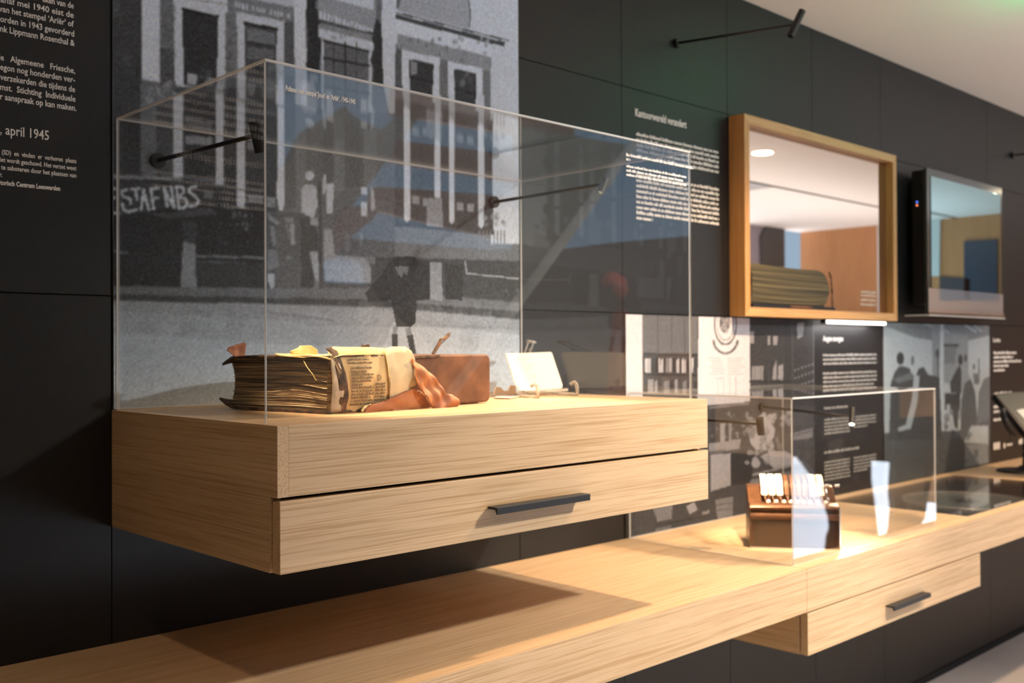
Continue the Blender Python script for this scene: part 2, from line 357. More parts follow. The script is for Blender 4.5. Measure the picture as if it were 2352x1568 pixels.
# end wall: dark blue doorway, pale posts and dark skirting, as the screen and the mirror show them
def endpiece(px, my, m, name, th=.02):
    P = [onx(px[i], px[i+1], 9.8) for i in range(0, len(px), 2)]; bm = bmesh.new()
    slab(bm, [Vector((9.8, 2*my-q.y, q.z)) for q in P], (-th, 0, 0)); structure(obj(name, bm, m))
endpiece([2216, 554, 2292, 549, 2292, 690, 2216, 690], -.104, mat('dark blue doorway', (.01, .03, .055), .3), 'door_1')
endpiece([2138, 490, 2162, 494, 2160, 634, 2138, 634], -.104, mat('pale post', (.55, .58, .56), .6), 'trim_50', .03)
endpiece([2160, 635, 2230, 640, 2230, 690, 2160, 690], -.104, M['dark'], 'trim_51')
endpiece([2016, 500, 2032, 497, 2034, 760, 2017, 760], -.027, mat('pale post', (.55, .52, .48), .6), 'trim_52', .03)
structure(obj('trim_53', B(-2.6, 9.8, -2.25, -2.235, ZC+.012, ZC+.0198), M['groove']))
# facade seen in the framed mirror: window column, archway poster
bm = bmesh.new(); P = [ony(x, y, -.06-FY) for x, y in ((1700, 505), (1797, 512), (1797, 730), (1700, 730))]
slab(bm, [Vector((q.x, FY+.03, q.z)) for q in P], (0, -.04, 0)); o = structure(obj('trim_30', bm, mat('dim lilac wall', (.30, .27, .32), .8)))
bm = bmesh.new(); P = [ony(x, y, -.06-FY) for x, y in ((1650, 380), (1800, 380), (1800, 510), (1650, 500))]
slab(bm, [Vector((q.x, FY+.03, q.z)) for q in P], (0, -.04, 0)); structure(obj('trim_31', bm, mat('blue curtain wall', (.12, .24, .36), .5)))
bm = bmesh.new(); P = [ony(x, y, -.06-FY-.03) for x, y in ((1745, 612), (1743, 545), (1755, 520), (1775, 507), (1795, 510), (1797, 612))]
slab(bm, [Vector((q.x, FY+.06, q.z)) for q in P], (0, -.03, 0)); tag(obj('archway_poster', bm, M['dark']), 'dark archway poster on the far side, mirrored in the oak framed mirror', 'poster')
# recessed ceiling downlights
for i, (x, y) in enumerate(DOWN):
    t = thing('ceiling_downlight', ['recessed downlight over the right end of the large case', 'recessed downlight shining as a bright oval in the framed mirror', 'recessed downlight left of the large case', 'recessed downlight nearest the wood clad end wall', 'recessed downlight above the viewer'][i], 'ceiling light', (x, y, ZC+.012), 'recessed ceiling downlights')
    bm = bmesh.new(); cyl(bm, (x, y, ZC+.016), (x, y, ZC+.021), .078, n=32); obj('trim_ring', bm, M['ceiling'], t)
    bm = bmesh.new(); cyl(bm, (x, y, ZC+.010), (x, y, ZC+.016), .062, n=32); obj('diffuser', bm, M['lens'], t)

# ------------------------------------------------------------------ wall photographs
m1 = Print(.848, 1.982, 1.384, ZC+.015, .0026); s = m1; s.g[:] = 96; P_ = s.poly; Ln = s.line
P_([900, -60, 1200, -60, 1200, 130, 900, 130], 172); P_([905, 100, 1125, 150, 1125, 520, 905, 520], 100); P_([1125, 100, 1200, 110, 1200, 560, 1125, 560], 170)
P_([240, -60, 325, -60, 323, 700, 240, 700], 60); P_([255, 0, 275, 0, 272, 40, 255, 40], 74); P_([283, 125, 302, 130, 300, 160, 284, 150], 72)
P_([322, -60, 366, -60, 365, 190, 324, 183], 178); P_([366, -60, 400, -60, 400, 200, 366, 195], 98); P_([366, 110, 400, 115, 400, 200, 366, 200], 74)
P_([322, 190, 400, 202, 400, 245, 322, 240], 96); s.blobs(325, 192, 398, 238, 16, 7, 125); P_([322, 238, 360, 242, 358, 403, 322, 402], 104)
P_([358, 240, 398, 242, 396, 405, 358, 403], 74)
P_([395, -60, 522, -60, 516, 205, 400, 198], 172); Ln([397, -8, 522, 12], 3, 120); P_([416, 22, 498, 38, 496, 207, 421, 196], 48); Ln([416, 22, 498, 39], 5, 25)
P_([427, 168, 451, 171, 450, 197, 427, 194], 150); P_([470, 176, 490, 180, 489, 200, 470, 198], 125); s.blobs(455, 145, 480, 180, 8, 8, 75, .5)
P_([398, 200, 520, 218, 520, 242, 398, 226], 72); P_([420, 226, 540, 240, 540, 415, 420, 405], 56); P_([424, 311, 487, 316, 486, 336, 424, 331], 122)
P_([397, 214, 419, 220, 418, 410, 397, 408], 168); P_([493, 214, 513, 218, 511, 474, 493, 472], 166)
P_([522, -10, 672, 16, 672, 50, 655, 52, 520, 30], 108); P_([515, -60, 675, -60, 672, 18, 560, -4, 522, -8], 160)
for i, x in enumerate(range(530, 666, 8)): P_([x, 2+i*1.9, x+5, 3+i*1.9, x+5, 17+i*1.7, x, 16+i*1.7], 165 if i % 5 else 110)
P_([516, 30, 545, 35, 545, 420, 516, 415], 104); P_([520, 200, 545, 205, 545, 480, 514, 476], 60)
P_([541, 28, 652, 50, 650, 245, 545, 228], 170); P_([560, 53, 634, 67, 630, 240, 563, 228], 66); Ln([560, 54, 634, 68], 6, 35)
P_([566, 64, 629, 78, 629, 104, 566, 94], 104); P_([566, 108, 628, 115, 628, 140, 566, 136], 92); Ln([565, 99, 630, 110], 3, 45)
P_([566, 192, 586, 197, 580, 222, 568, 219], 128); P_([600, 200, 628, 205, 628, 230, 600, 226], 110); P_([541, 225, 652, 243, 652, 262, 541, 244], 74)
P_([561, 262, 636, 268, 636, 490, 561, 480], 62); P_([541, 235, 562, 240, 560, 478, 541, 474], 166); P_([634, 245, 653, 248, 651, 470, 645, 488, 638, 480, 634, 455], 172)
P_([567, 325, 600, 328, 598, 348, 567, 345], 110); P_([609, 452, 630, 453, 630, 478, 609, 476], 118); P_([650, 50, 674, 52, 676, 480, 652, 480], 78)
P_([672, -60, 706, -60, 700, 60, 705, 244, 676, 240], 178); P_([676, 240, 705, 244, 700, 300, 690, 260, 676, 262], 100)
P_([706, -60, 905, -60, 905, 560, 700, 560, 702, 240], 96)
P_([702, -60, 728, -60, 722, 18, 736, 40, 732, 78, 737, 110, 730, 150, 734, 180, 722, 250, 704, 240, 708, 200, 701, 150, 706, 90, 701, 40], 44)
P_([730, -60, 860, -60, 862, 78, 728, 46], 130); P_([765, -60, 856, -60, 855, 24, 765, 0], 172); P_([756, -60, 840, -60, 840, 0, 780, -5], 150)
for i, x in enumerate(range(732, 862, 9)): P_([x, 26+i*3, x+6, 28+i*3, x+5, 44+i*2.6, x-1, 42+i*2.6], 172)
Ln([728, 48, 862, 80], 4, 60); P_([728, 54, 860, 84, 860, 98, 728, 68], 120); P_([728, 66, 858, 98, 855, 117, 728, 86], 168)
P_([735, 88, 853, 115, 852, 270, 735, 262], 160); P_([742, 94, 845, 118, 843, 262, 742, 256], 88)
for x in (765, 791, 817): Ln([x, 98, x, 262], 3, 48)
Ln([742, 134, 845, 152], 5, 42); Ln([742, 94, 845, 119], 4, 40); Ln([742, 200, 845, 215], 4, 50)
P_([862, 42, 874, 56, 880, 110, 878, 150, 884, 190, 876, 204, 852, 192, 856, 160, 848, 140, 858, 108, 852, 90], 46)
P_([876, -60, 906, -60, 907, 275, 893, 272, 878, 192, 874, 60], 174)
P_([908, -60, 1076, -60, 1076, 68, 910, 26], 140); Ln([1071, -20, 1078, 30, 1076, 62], 3, 88); P_([908, 2, 925, -20, 910, 28], 90)
Ln([908, 30, 1165, 94], 3, 70); P_([907, 34, 1158, 98, 1155, 108, 907, 44], 60); P_([907, 46, 1125, 103, 1125, 132, 906, 76], 178)
P_([910, 78, 1124, 132, 1124, 165, 910, 112], 124); s.blobs(912, 85, 1120, 150, 60, 5, 120); P_([906, 112, 925, 118, 925, 220, 906, 215], 78)
P_([920, 114, 1008, 134, 1006, 240, 922, 222], 176); P_([937, 136, 994, 148, 990, 240, 940, 228], 52); P_([940, 140, 955, 144, 957, 170, 942, 174], 118)
P_([1008, 135, 1028, 140, 1028, 240, 1008, 240], 96); P_([1026, 141, 1106, 158, 1106, 270, 1028, 250], 176); P_([1041, 159, 1092, 170, 1090, 262, 1042, 246], 56)
s.blobs(1044, 170, 1080, 200, 10, 7, 90, .5); Ln([940, 178, 992, 190], 4, 35); Ln([1043, 205, 1090, 216], 4, 35)
P_([905, 222, 1130, 262, 1130, 540, 905, 520], 60); P_([906, 205, 922, 208, 922, 510, 906, 505], 66)
for a, b, c in ((925, 940, 512), (996, 1010, 460), (1029, 1042, 516), (1096, 1110, 526), (1129, 1153, 486)): P_([a, 215, b, 220, b, c-8, (a+b)/2, c, a, c-8], 168)
for x, y in ((945, 450), (968, 455), (1046, 464), (1070, 468)): P_([x, y, x+17, y+2, x+16, y+20, x, y+18], 122)
P_([976, 455, 1013, 455, 1016, 522, 978, 520], 118); s.blobs(1110, 490, 1175, 520, 10, 6, 120)
for x in range(1100, 1162, 8): Ln([x, 530, x, 590], 3, 105)
P_([700, 250, 905, 262, 905, 590, 700, 590], 82); P_([740, 262, 850, 270, 850, 430, 740, 430], 74); P_([764, 320, 790, 322, 790, 440, 764, 440], 95); P_([833, 300, 862, 300, 862, 430, 833, 430], 92)
s.ell(709, 404, 11, 11, 160); P_([690, 432, 702, 422, 724, 428, 728, 470, 718, 502, 690, 506], 152); P_([740, 400, 748, 400, 746, 440, 738, 452], 150)
P_([747, 421, 764, 421, 763, 490, 748, 490], 154); P_([827, 430, 842, 430, 842, 447, 827, 447], 156); P_([828, 465, 842, 465, 841, 498, 828, 495], 158)
P_([849, 425, 857, 440, 860, 480, 850, 486], 142); P_([741, 526, 760, 526, 768, 600, 742, 604], 128); P_([790, 536, 800, 536, 800, 580, 790, 580], 95); P_([822, 536, 832, 536, 830, 565, 824, 565], 100)
P_([700, 500, 740, 505, 740, 600, 700, 600], 78)
P_([245, 400, 420, 410, 515, 428, 515, 500, 245, 500], 58); P_([250, 400, 418, 408, 418, 414, 250, 411], 118); Ln([390, 420, 470, 428, 600, 440], 3, 88); Ln([320, 424, 400, 430], 3, 80)
P_([466, 437, 488, 440, 486, 458, 466, 456], 100); P_([566, 446, 604, 450, 602, 468, 570, 464], 120)
for st in ([253, 434, 262, 434], [253, 456, 261, 455], [253, 487, 270, 491], [290, 436, 281, 438, 277, 444, 281, 451, 298, 458, 298, 468], [279, 469, 281, 480, 291, 487, 302, 484, 311, 482],
           [299, 435, 318, 434], [310, 436, 312, 459], [328, 436, 322, 482], [328, 436, 340, 482], [325, 462, 335, 459], [344, 433, 351, 481], [344, 434, 362, 432], [347, 457, 360, 455],
           [374, 431, 382, 474], [374, 431, 398, 478], [391, 429, 398, 476], [403, 429, 409, 479], [403, 429, 417, 430, 421, 440, 409, 452], [409, 452, 425, 458, 429, 469, 421, 477, 409, 479],
           [447, 429, 436, 431, 431, 440, 446, 451, 454, 462, 448, 473, 434, 473]): Ln(st, 6.6, 172)
P_([245, 500, 330, 486, 380, 478, 420, 484, 470, 470, 510, 480, 620, 482, 620, 664, 245, 664], 44); P_([330, 488, 390, 490, 440, 480, 480, 476, 500, 492, 380, 502], 70)
P_([418, 508, 450, 510, 448, 560, 418, 556], 60); P_([418, 556, 448, 559, 449, 662, 412, 662], 112); Ln([254, 577, 290, 580], 6, 92); Ln([450, 588, 606, 592], 5, 104); Ln([450, 601, 560, 604], 4, 78)
P_([450, 606, 606, 608, 606, 662, 450, 660], 52); s.blobs(525, 488, 570, 530, 18, 4, 95); s.blobs(480, 490, 600, 580, 14, 3, 80)
P_([606, 480, 700, 490, 700, 668, 606, 664], 74); P_([612, 488, 628, 500, 640, 512, 634, 518, 614, 504], 118); P_([617, 518, 628, 520, 634, 562, 624, 566], 114); P_([612, 572, 634, 574, 638, 612, 612, 622], 104)
P_([611, 628, 628, 630, 630, 654, 621, 666, 613, 645], 145); P_([652, 498, 672, 500, 672, 512, 654, 510], 110); P_([663, 512, 674, 514, 676, 562, 666, 562], 128); Ln([655, 512, 662, 545], 4, 105); s.blobs(655, 585, 674, 594, 4, 5, 105)
P_([688, 500, 716, 502, 728, 540, 728, 600, 718, 660, 700, 692, 684, 694, 690, 640], 56); s.ell(702, 508, 11, 13, 62); P_([708, 578, 728, 578, 732, 652, 721, 640], 128); P_([712, 500, 727, 502, 727, 520, 710, 518], 130)
Ln([732, 420, 734, 662], 7, 58); P_([736, 600, 860, 606, 860, 668, 736, 664], 66)
P_([860, 590, 1200, 600, 1200, 700, 860, 680], 62); P_([740, 590, 760, 585, 835, 592, 850, 615, 850, 650, 745, 646], 118)
P_([245, 656, 620, 662, 860, 662, 1200, 696, 1200, 712, 860, 684, 620, 682, 245, 676], 92); s.blobs(250, 660, 1190, 700, 40, 5, 85, .4)
P_([245, 676, 620, 684, 860, 688, 1200, 716, 1200, 734, 860, 704, 620, 698, 245, 690], 62)
P_([245, 690, 620, 698, 860, 704, 1200, 734, 1200, 1000, 245, 1000], 124); P_([245, 712, 620, 735, 1200, 760, 1200, 1000, 245, 1000], 134)
P_([245, 760, 620, 790, 1200, 800, 1200, 1000, 245, 1000], 147); P_([900, 740, 1200, 770, 1200, 1000, 800, 1000], 158, .6); s.blobs(250, 705, 1190, 800, 60, 22, 135, .16)
s.blobs(366, 0, 400, 200, 60, 5, 84, .35); s.blobs(516, 40, 545, 300, 60, 5, 80, .35); s.blobs(910, 115, 1124, 240, 0, 5, 84, .35); s.blobs(735, 40, 860, 100, 50, 4, 95, .3)
s.blobs(255, 720, 560, 930, 30, 2, 110, .5); Ln([600, 715, 760, 735], 6, 92, .5); Ln([700, 745, 1180, 752], 6, 112, .5)
s.blur(1)
P_([836, 674, 868, 636, 890, 604, 906, 590, 945, 588, 960, 600, 986, 600, 986, 688, 955, 690, 952, 742, 940, 752, 908, 750, 896, 690, 845, 694], 46)
P_([905, 612, 938, 612, 932, 634, 926, 624, 920, 638, 912, 630], 92); P_([899, 750, 911, 750, 909, 770, 899, 770], 112); P_([928, 752, 940, 752, 946, 772, 932, 772], 112)
P_([897, 768, 912, 768, 911, 812, 898, 812], 52); P_([932, 770, 946, 768, 954, 812, 940, 812], 52)
P_([986, 602, 1012, 604, 1014, 692, 986, 688], 118); Ln([1066, 600, 1070, 628, 1188, 640], 4, 118); P_([1020, 606, 1062, 608, 1060, 690, 1020, 688], 50)
s.noise(4, 2); s.noise(4, 1)
s.build('street_photo_mural', (.79, .97, 1.22), 1.7, 'large black and white street photograph with gabled houses behind the clear case')

m2 = Print(2.44, 3.562, .92, 1.606, .003); s = m2; s.g[:] = 66; P_ = s.poly; Ln = s.line
P_([1433, 700, 1473, 700, 1476, 930, 1433, 930], 205); P_([1473, 700, 1600, 700, 1600, 1000, 1475, 1000], 104); P_([1473, 812, 1600, 812, 1600, 960, 1475, 960], 70)
for x in (1508, 1540, 1570): Ln([x, 715, x+1, 812], 3, 84)
x = 1479
while x < 1598:
    w = random.randint(3, 8); P_([x, 822+random.randint(0, 8), x+w, 822, x+w, 855, x, 855], random.choice((170, 150, 60, 190, 45, 90, 120))); x += w+1
x = 1479
while x < 1598:
    w = random.randint(4, 14); P_([x, 870+random.randint(0, 8), x+w, 872, x+w, 902, x, 902], random.choice((60, 50, 120, 70, 140))); x += w+2
Ln([1478, 812, 1600, 816], 4, 50); Ln([1478, 859, 1600, 862], 5, 45); Ln([1486, 902, 1600, 905], 5, 165); P_([1476, 906, 1720, 906, 1720, 940, 1476, 930], 80)
P_([1603, 700, 1719, 700, 1721, 925, 1600, 935], 204); P_([1600, 907, 1720, 911, 1720, 922, 1630, 935, 1600, 935], 176); Ln([1603, 904, 1720, 910], 2.5, 110)
s.ell(1664, 745, 25, 46, 110, ring=.07); s.ell(1664, 745, 19, 36, 150, ring=.05); s.ell(1662, 742, 12, 22, 95); s.blobs(1652, 728, 1674, 760, 18, 5, 150)
for i in range(26):
    a = math.pi*(.05+.9*i/25); s.ell(1664+28*math.cos(a), 778+33*math.sin(a), 3.2, 3, 95+random.randint(-20, 40))
for k in range(7): Ln([1626+k % 3*4, 822+k*6, 1706-k % 3*5, 823+k*6], 1.6, 176)
for x in (1646, 1674): Ln([x, 905, x, 868, x+14, 868, x+14, 905], 1.6, 165)
P_([1719, 700, 1880, 700, 1880, 935, 1721, 925], 60); P_([1800, 700, 1880, 700, 1880, 935, 1800, 930], 56)
for a in ([1724, 842, 1751, 840, 1750, 872, 1724, 872], [1774, 846, 1781, 826, 1781, 872, 1772, 872], [1785, 840, 1797, 836, 1796, 872, 1785, 872], [1720, 762, 1729, 760, 1729, 788, 1720, 788],
          [1761, 772, 1767, 772, 1766, 792, 1761, 792], [1774, 772, 1784, 772, 1783, 793, 1774, 793], [1828, 742, 1845, 740, 1842, 772, 1830, 778], [1724, 896, 1750, 896, 1750, 912, 1724, 912], [1772, 896, 1797, 894, 1796, 912, 1772, 912]): P_(a, 140)
for x in range(1726, 1750, 5): Ln([x, 842, x, 872], 1.3, 95)
for y in (850, 868, 888): 
    for x in range(1824, 1866, 8): s.ell(x, y-(x-1824)*.35, 2.2, 2.4, 115)
Ln([1818, 740, 1818, 920], 2, 80); Ln([1866, 738, 1868, 900], 2, 105); Ln([1720, 876, 1818, 876], 4, 42); Ln([1764, 830, 1764, 925], 2, 75)
P_([1430, 930, 1610, 930, 1721, 922, 1880, 935, 1880, 1260, 1430, 1260], 66); Ln([1628, 936, 1716, 926], 5, 110); P_([1630, 940, 1720, 930, 1720, 1010, 1630, 1018], 60)
s.blobs(1632, 950, 1710, 1010, 26, 4, 105); P_([1652, 972, 1662, 972, 1662, 1016, 1652, 1016], 132); P_([1672, 970, 1678, 970, 1678, 1014, 1672, 1014], 120)
P_([1626, 1018, 1700, 1008, 1696, 1030, 1626, 1036], 126); P_([1630, 1044, 1676, 1040, 1676, 1114, 1630, 1128], 140); P_([1676, 1040, 1730, 1034, 1724, 1110, 1690, 1112, 1676, 1114], 46); Ln([1630, 1040, 1700, 1030], 3, 95)
P_([1718, 1000, 1734, 962, 1752, 946, 1762, 962, 1778, 985, 1776, 1004, 1752, 1028, 1736, 1034, 1722, 1018], 152); s.blobs(1712, 950, 1790, 1062, 46, 8, 132); s.blobs(1790, 944, 1820, 975, 12, 7, 120)
s.ell(1734, 1064, 10, 10, 140); P_([1744, 1048, 1770, 1035, 1802, 1036, 1830, 1052, 1830, 1068, 1780, 1078], 146); P_([1812, 996, 1864, 982, 1864, 1004, 1815, 1012], 118); Ln([1815, 1000, 1862, 990], 2, 60)
Ln([1728, 1090, 1840, 1062], 5, 128); Ln([1724, 1104, 1840, 1078], 5, 112); P_([1720, 1108, 1840, 1082, 1840, 1100, 1740, 1114, 1720, 1120], 120)
P_([1640, 1146, 1682, 1140, 1680, 1186, 1646, 1192], 112); Ln([1640, 1160, 1682, 1154], 2, 70); Ln([1641, 1172, 1682, 1167], 2, 80)
P_([1498, 1168, 1543, 1160, 1540, 1190, 1508, 1198], 118); 
for x in range(1504, 1540, 7): Ln([x, 1168, x+2, 1194], 1.5, 80)
P_([1574, 1162, 1592, 1152, 1600, 1170, 1582, 1180], 142); P_([1610, 1176, 1628, 1170, 1626, 1178, 1612, 1182], 120); Ln([1500, 1206, 1625, 1184], 3, 50); P_([1504, 1212, 1540, 1206, 1536, 1226, 1502, 1226], 104)
Ln([1434, 1170, 1434, 1245], 3, 150)
s.noise(3, 2); s.noise(3, 1)
s.build('archive_photo_mural', (.93, .96, 1.10), .85, 'black and white office library photograph with a crest above the desk')

m3 = Print(4.136, 5.262, .92, 1.606, .004); s = m3; s.g[:] = 148; P_ = s.poly; Ln = s.line
P_([2020, 730, 2280, 730, 2280, 768, 2190, 790, 2100, 775, 2020, 745], 108); P_([2138, 740, 2160, 740, 2160, 880, 2140, 880], 118); P_([2166, 760, 2222, 770, 2222, 880, 2166, 880], 120)
P_([2166, 791, 2197, 791, 2190, 836, 2166, 834], 104); Ln([2166, 793, 2198, 793], 5, 66); P_([2222, 800, 2270, 790, 2270, 880, 2222, 880], 150)
P_([2158, 742, 2166, 742, 2166, 760, 2160, 985, 2155, 985], 158)
P_([2020, 995, 2280, 985, 2280, 1140, 2020, 1140], 72)
P_([2044, 880, 2052, 856, 2062, 842, 2070, 840, 2088, 846, 2092, 868, 2060, 886], 66); s.ell(2066, 823, 8.5, 14, 52); s.ell(2094, 828, 4, 11, 98)
P_([2044, 878, 2100, 868, 2108, 846, 2120, 843, 2130, 860, 2156, 866, 2162, 1010, 2040, 1010], 62); P_([2050, 870, 2090, 855, 2105, 868, 2060, 880], 90)
P_([2097, 862, 2110, 862, 2106, 920, 2090, 985, 2062, 990, 2060, 982, 2078, 975, 2092, 920], 140); s.ell(2151, 812, 5, 11, 74); Ln([2152, 820, 2152, 868], 3, 84)
s.ell(2204, 826, 5.5, 12, 58); P_([2194, 850, 2203, 838, 2208, 860, 2206, 902, 2182, 902, 2180, 880], 62); s.ell(2216, 822, 3.5, 9, 74); P_([2206, 838, 2218, 836, 2226, 870, 2222, 900, 2206, 902], 124)
P_([2168, 903, 2204, 903, 2203, 942, 2168, 940], 58); P_([2171, 928, 2180, 928, 2188, 984, 2179, 988], 140); P_([2184, 930, 2200, 930, 2198, 985, 2190, 980], 66)
P_([2214, 880, 2228, 870, 2238, 900, 2246, 1000, 2204, 1005, 2206, 920], 80); Ln([2246, 825, 2247, 858], 2.5, 80); P_([2233, 857, 2248, 857, 2248, 882, 2236, 882], 96); s.ell(2235, 842, 2.5, 7, 84)
P_([2246, 900, 2258, 870, 2280, 860, 2280, 1000, 2240, 1000], 98); P_([2206, 985, 2280, 960, 2280, 1010, 2206, 1010], 84)
P_([2211, 1016, 2229, 977, 2268, 977, 2268, 1020], 152); P_([2214, 1020, 2268, 1020, 2268, 1062, 2214, 1074], 118); P_([2234, 1032, 2246, 1032, 2244, 1046, 2236, 1046], 90)
Ln([2120, 742, 2138, 750], 4, 150); Ln([2164, 756, 2178, 764], 4, 140); Ln([2214, 746, 2240, 762], 4, 165); Ln([2234, 746, 2252, 760], 4, 150); s.blobs(2160, 940, 2240, 1060, 20, 8, 82, .4)
s.blur(1); s.noise(3, 2)
s.build('office_photo_mural', (.84, 1.0, 1.12), 1.3, 'blue grey photograph of people at work in an office, furthest along the wall')

# ------------------------------------------------------------------ lettering on the wall
rows = [('eken van de', 97, 169, 20, 'r'), ('vanaf mei 1940 eist de', -9, 169, 41.5, ''), ('van het stempel ‘Ariër’ of', -2, 169, 62, ''), ('orden in 1943 gevorderd', 0, 170, 84.5, 'w'), ('nk Lippmann Rosenthal &', 0, 171, 106, 'ba'),
        ('de   Algemeene   Friesche,', -8, 172, 169, ''), ('egon nog honderden ver-', 0, 172, 190, 'b'), ('verzekerden die tijdens de', 0, 172, 212, ''), ('mst.  Stichting  Individuele', 0, 173, 234, ''), ('r aanspraak op kan maken.', 0, 175, 255, '')]
bm = bmesh.new(); rr = random.Random(3)
for tx, a, b, y, pre in rows:
    q = ony(b, y); w0 = ony(a, y-20).x; s_ = q.x-w0; add_text(bm, tx, q.x, q.z, .0165, right=True, wfit=s_, offset=.0002)
    glyph_lines(bm, .16, w0-.012, q.z, 1, .02, .0125, rnd=rr)
glyph_lines(bm, .16, .776, ony(100, -25).z, 1, .02, .0125, rnd=rr)
tag(obj('wall_text', bm, M['white']), 'white Dutch lettering in two paragraphs on the black wall, left edge', 'text')
bm = bmesh.new(); q = ony(112, 322); w0 = ony(0, 308).x
add_text(bm, ', april 1945', q.x, q.z, .026, right=True, wfit=q.x-w0, offset=.0001); add_text(bm, 'uk na de bevrijding', w0-.006, q.z, .026, right=True, offset=.0001)
tag(obj('wall_heading', bm, M['white']), 'larger white heading ending in april 1945, between the two left texts', 'text')
bm = bmesh.new()
for tx, a, b, y in (('(SD)  en  vinden  er  verhoren  plaats', 4, 175, 375), ('niet wordt geschuwd. Het verzet weet', -6, 175, 391.5), ('te saboteren door het plaatsen van', 2, 175, 408), ('r.', 0, 5, 406), ('torisch Centrum Leeuwarden', 0, 138, 438)):
    q = ony(b, y); w0 = ony(a, y-6).x; add_text(bm, tx, q.x, q.z, .0125, right=True, wfit=q.x-w0, offset=.0003 if y == 438 else .0001)
    glyph_lines(bm, .16, w0-.01, q.z, 1, .02, .0095, rnd=rr)
tag(obj('wall_text', bm, M['white']), 'small white lettering under the heading, ending in Centrum Leeuwarden', 'text')
bm = bmesh.new(); a, b = ony(1459, 263), ony(1576, 292)
add_text(bm, 'Kantoorwereld verandert', a.x, a.z-.004, .034, wfit=b.x-a.x, offset=.0004)
a, b = ony(1461, 308), ony(1650, 350); glyph_lines(bm, a.x, b.x, a.z-.004, 5, .0168, .0105, rnd=rr)
a = ony(1461, 400); glyph_lines(bm, a.x, b.x, a.z-.006, 9, .0168, .0105, lastw=.18, rnd=rr)
tag(obj('wall_text', bm, M['white']), 'white text headed Kantoorwereld verandert, left of the framed mirror', 'text')
bm = bmesh.new(); q = ony(1890, 783); add_text(bm, 'Augen morgen', q.x, q.z, .03, wfit=ony(1936, 783).x-q.x, offset=.0008)
a, b = ony(1890, 818), ony(2013, 812); pit = .0165
glyph_lines(bm, a.x, b.x, a.z, 3, pit, .0095, rnd=rr); a = ony(1890, 860); glyph_lines(bm, a.x, b.x, a.z, 4, pit, .0095, lastw=.95, rnd=rr)
a = ony(1893, 940); glyph_lines(bm, a.x, ony(1946, 935).x, a.z, 1, pit, .011, rnd=rr); a = ony(1893, 1042); glyph_lines(bm, a.x, ony(1973, 1030).x, a.z, 1, pit, .011, rnd=rr)
for y, n in ((966, 5), (1064, 6)):
    a, b, c, d = ony(1893, y), ony(1952, y), ony(1960, y-5), ony(2012, y-5)
    glyph_lines(bm, a.x, b.x, a.z, n, .0135, .008, rnd=rr); glyph_lines(bm, c.x, d.x, a.z, n-1, .0135, .008, lastw=.6, rnd=rr)
tag(obj('wall_text', bm, mat('grey vinyl lettering', (.42, .42, .41), .6)), 'white text panel between the two lower photographs', 'text')
q = ony(2281, 785); t = thing('wall_text', 'white credits text and row of small white logos at the far right', 'text', (q.x, 0, 1.2))
bm = bmesh.new(); add_text(bm, 'Lotte', q.x, q.z, .03, wfit=ony(2297, 785).x-q.x, offset=.0005); obj('heading', bm, M['white'], t)
for rws in (((2282, 2334, 813), (2282, 2327, 823), (2282, 2345, 833), (2282, 2316, 843), (2282, 2307, 853)), ((2283, 2325, 907),), ((2282, 2300, 937), (2282, 2300, 948)), ((2282, 2320, 967),)):
    bm = bmesh.new()
    for x0, x1, y in rws: a, b = ony(x0, y), ony(x1, y); glyph_lines(bm, a.x, b.x, a.z, 1, .02, .014, rnd=rr)
    obj('text_block', bm, M['white'], t)
for x0, x1, y, h in ((2282, 2297, 1033, .05), (2305, 2310, 1029, .035), (2312, 2325, 1024, .014), (2340, 2350, 1020, .035)):
    a, b = ony(x0, y), ony(x1, y); bm = bmesh.new(); glyph_lines(bm, a.x, b.x, a.z, 1, .02, h, rnd=rr); obj('logo', bm, M['white'], t)

# ------------------------------------------------------------------ wall cabinet and long shelf
def handle(parent, x0, x1, yf, z1, h=.013):
    bm = bmesh.new(); prof = [(yf, z1), (yf-.026, z1), (yf-.026, z1-h), (yf-.0235, z1-h), (yf-.021, z1-.006), (yf-.018, z1-.0045), (yf, z1-.004)]
    slab(bm, [Vector((x0, y, z)) for y, z in prof], (x1-x0, 0, 0)); return obj('handle', bm, M['handle'], parent, bevel=.0006)
X0, X1, YF = .8457, 1.987, -.624; ZT, ZB = 1.382, 1.1496
t = thing('floating_cabinet', 'floating oak cabinet under the large clear case, with one drawer', 'cabinet', (1.416, -.3, ZB))
bm = B(X0+.02, X1, YF, 0, 1.2695, ZT); obj('top_block', bm, M['oak_x'], t, bevel=.0008)
bm = bmesh.new(); slab(bm, [Vector((X0, y, z)) for y, z in ((0, ZB), (YF+.024, ZB), (YF+.024, 1.2695), (YF, 1.2695), (YF, ZT), (0, ZT))], (.02, 0, 0)); obj('side_panel', bm, M['oak_y'], t)
obj('side_panel', B(X1-.02, X1, YF+.024, 0, ZB, 1.2695), M['oak_y'], t); obj('bottom_panel', B(X0+.02, X1-.02, YF+.03, 0, ZB, ZB+.018), M['oak_x'], t)
bm = B(X0+.03, X1-.03, YF+.06, YF+.062, ZB+.018, 1.2695); obj('drawer_box', bm, M['groove'], t)
d = obj('drawer', B(X0+.0035, X1, YF-.001, YF+.0205, ZB, 1.2635), M['oak_x'], t, bevel=.0008)
handle(d, 1.289, 1.546, YF-.001, 1.2085)
SZ, SB, SY = .917, .802, -.6155; XR0, XR1, YR0, YR1 = 3.585, 4.71, -.572, -.055
t = thing('long_shelf', 'long oak wall shelf running the whole wall below the cabinet', 'shelf', (3, -.3, SB))
bm = B(-2.6, 2.4415, SY, 0, SB, SZ); obj('shelf_board', bm, M['oak_x'], t, bevel=.0008)
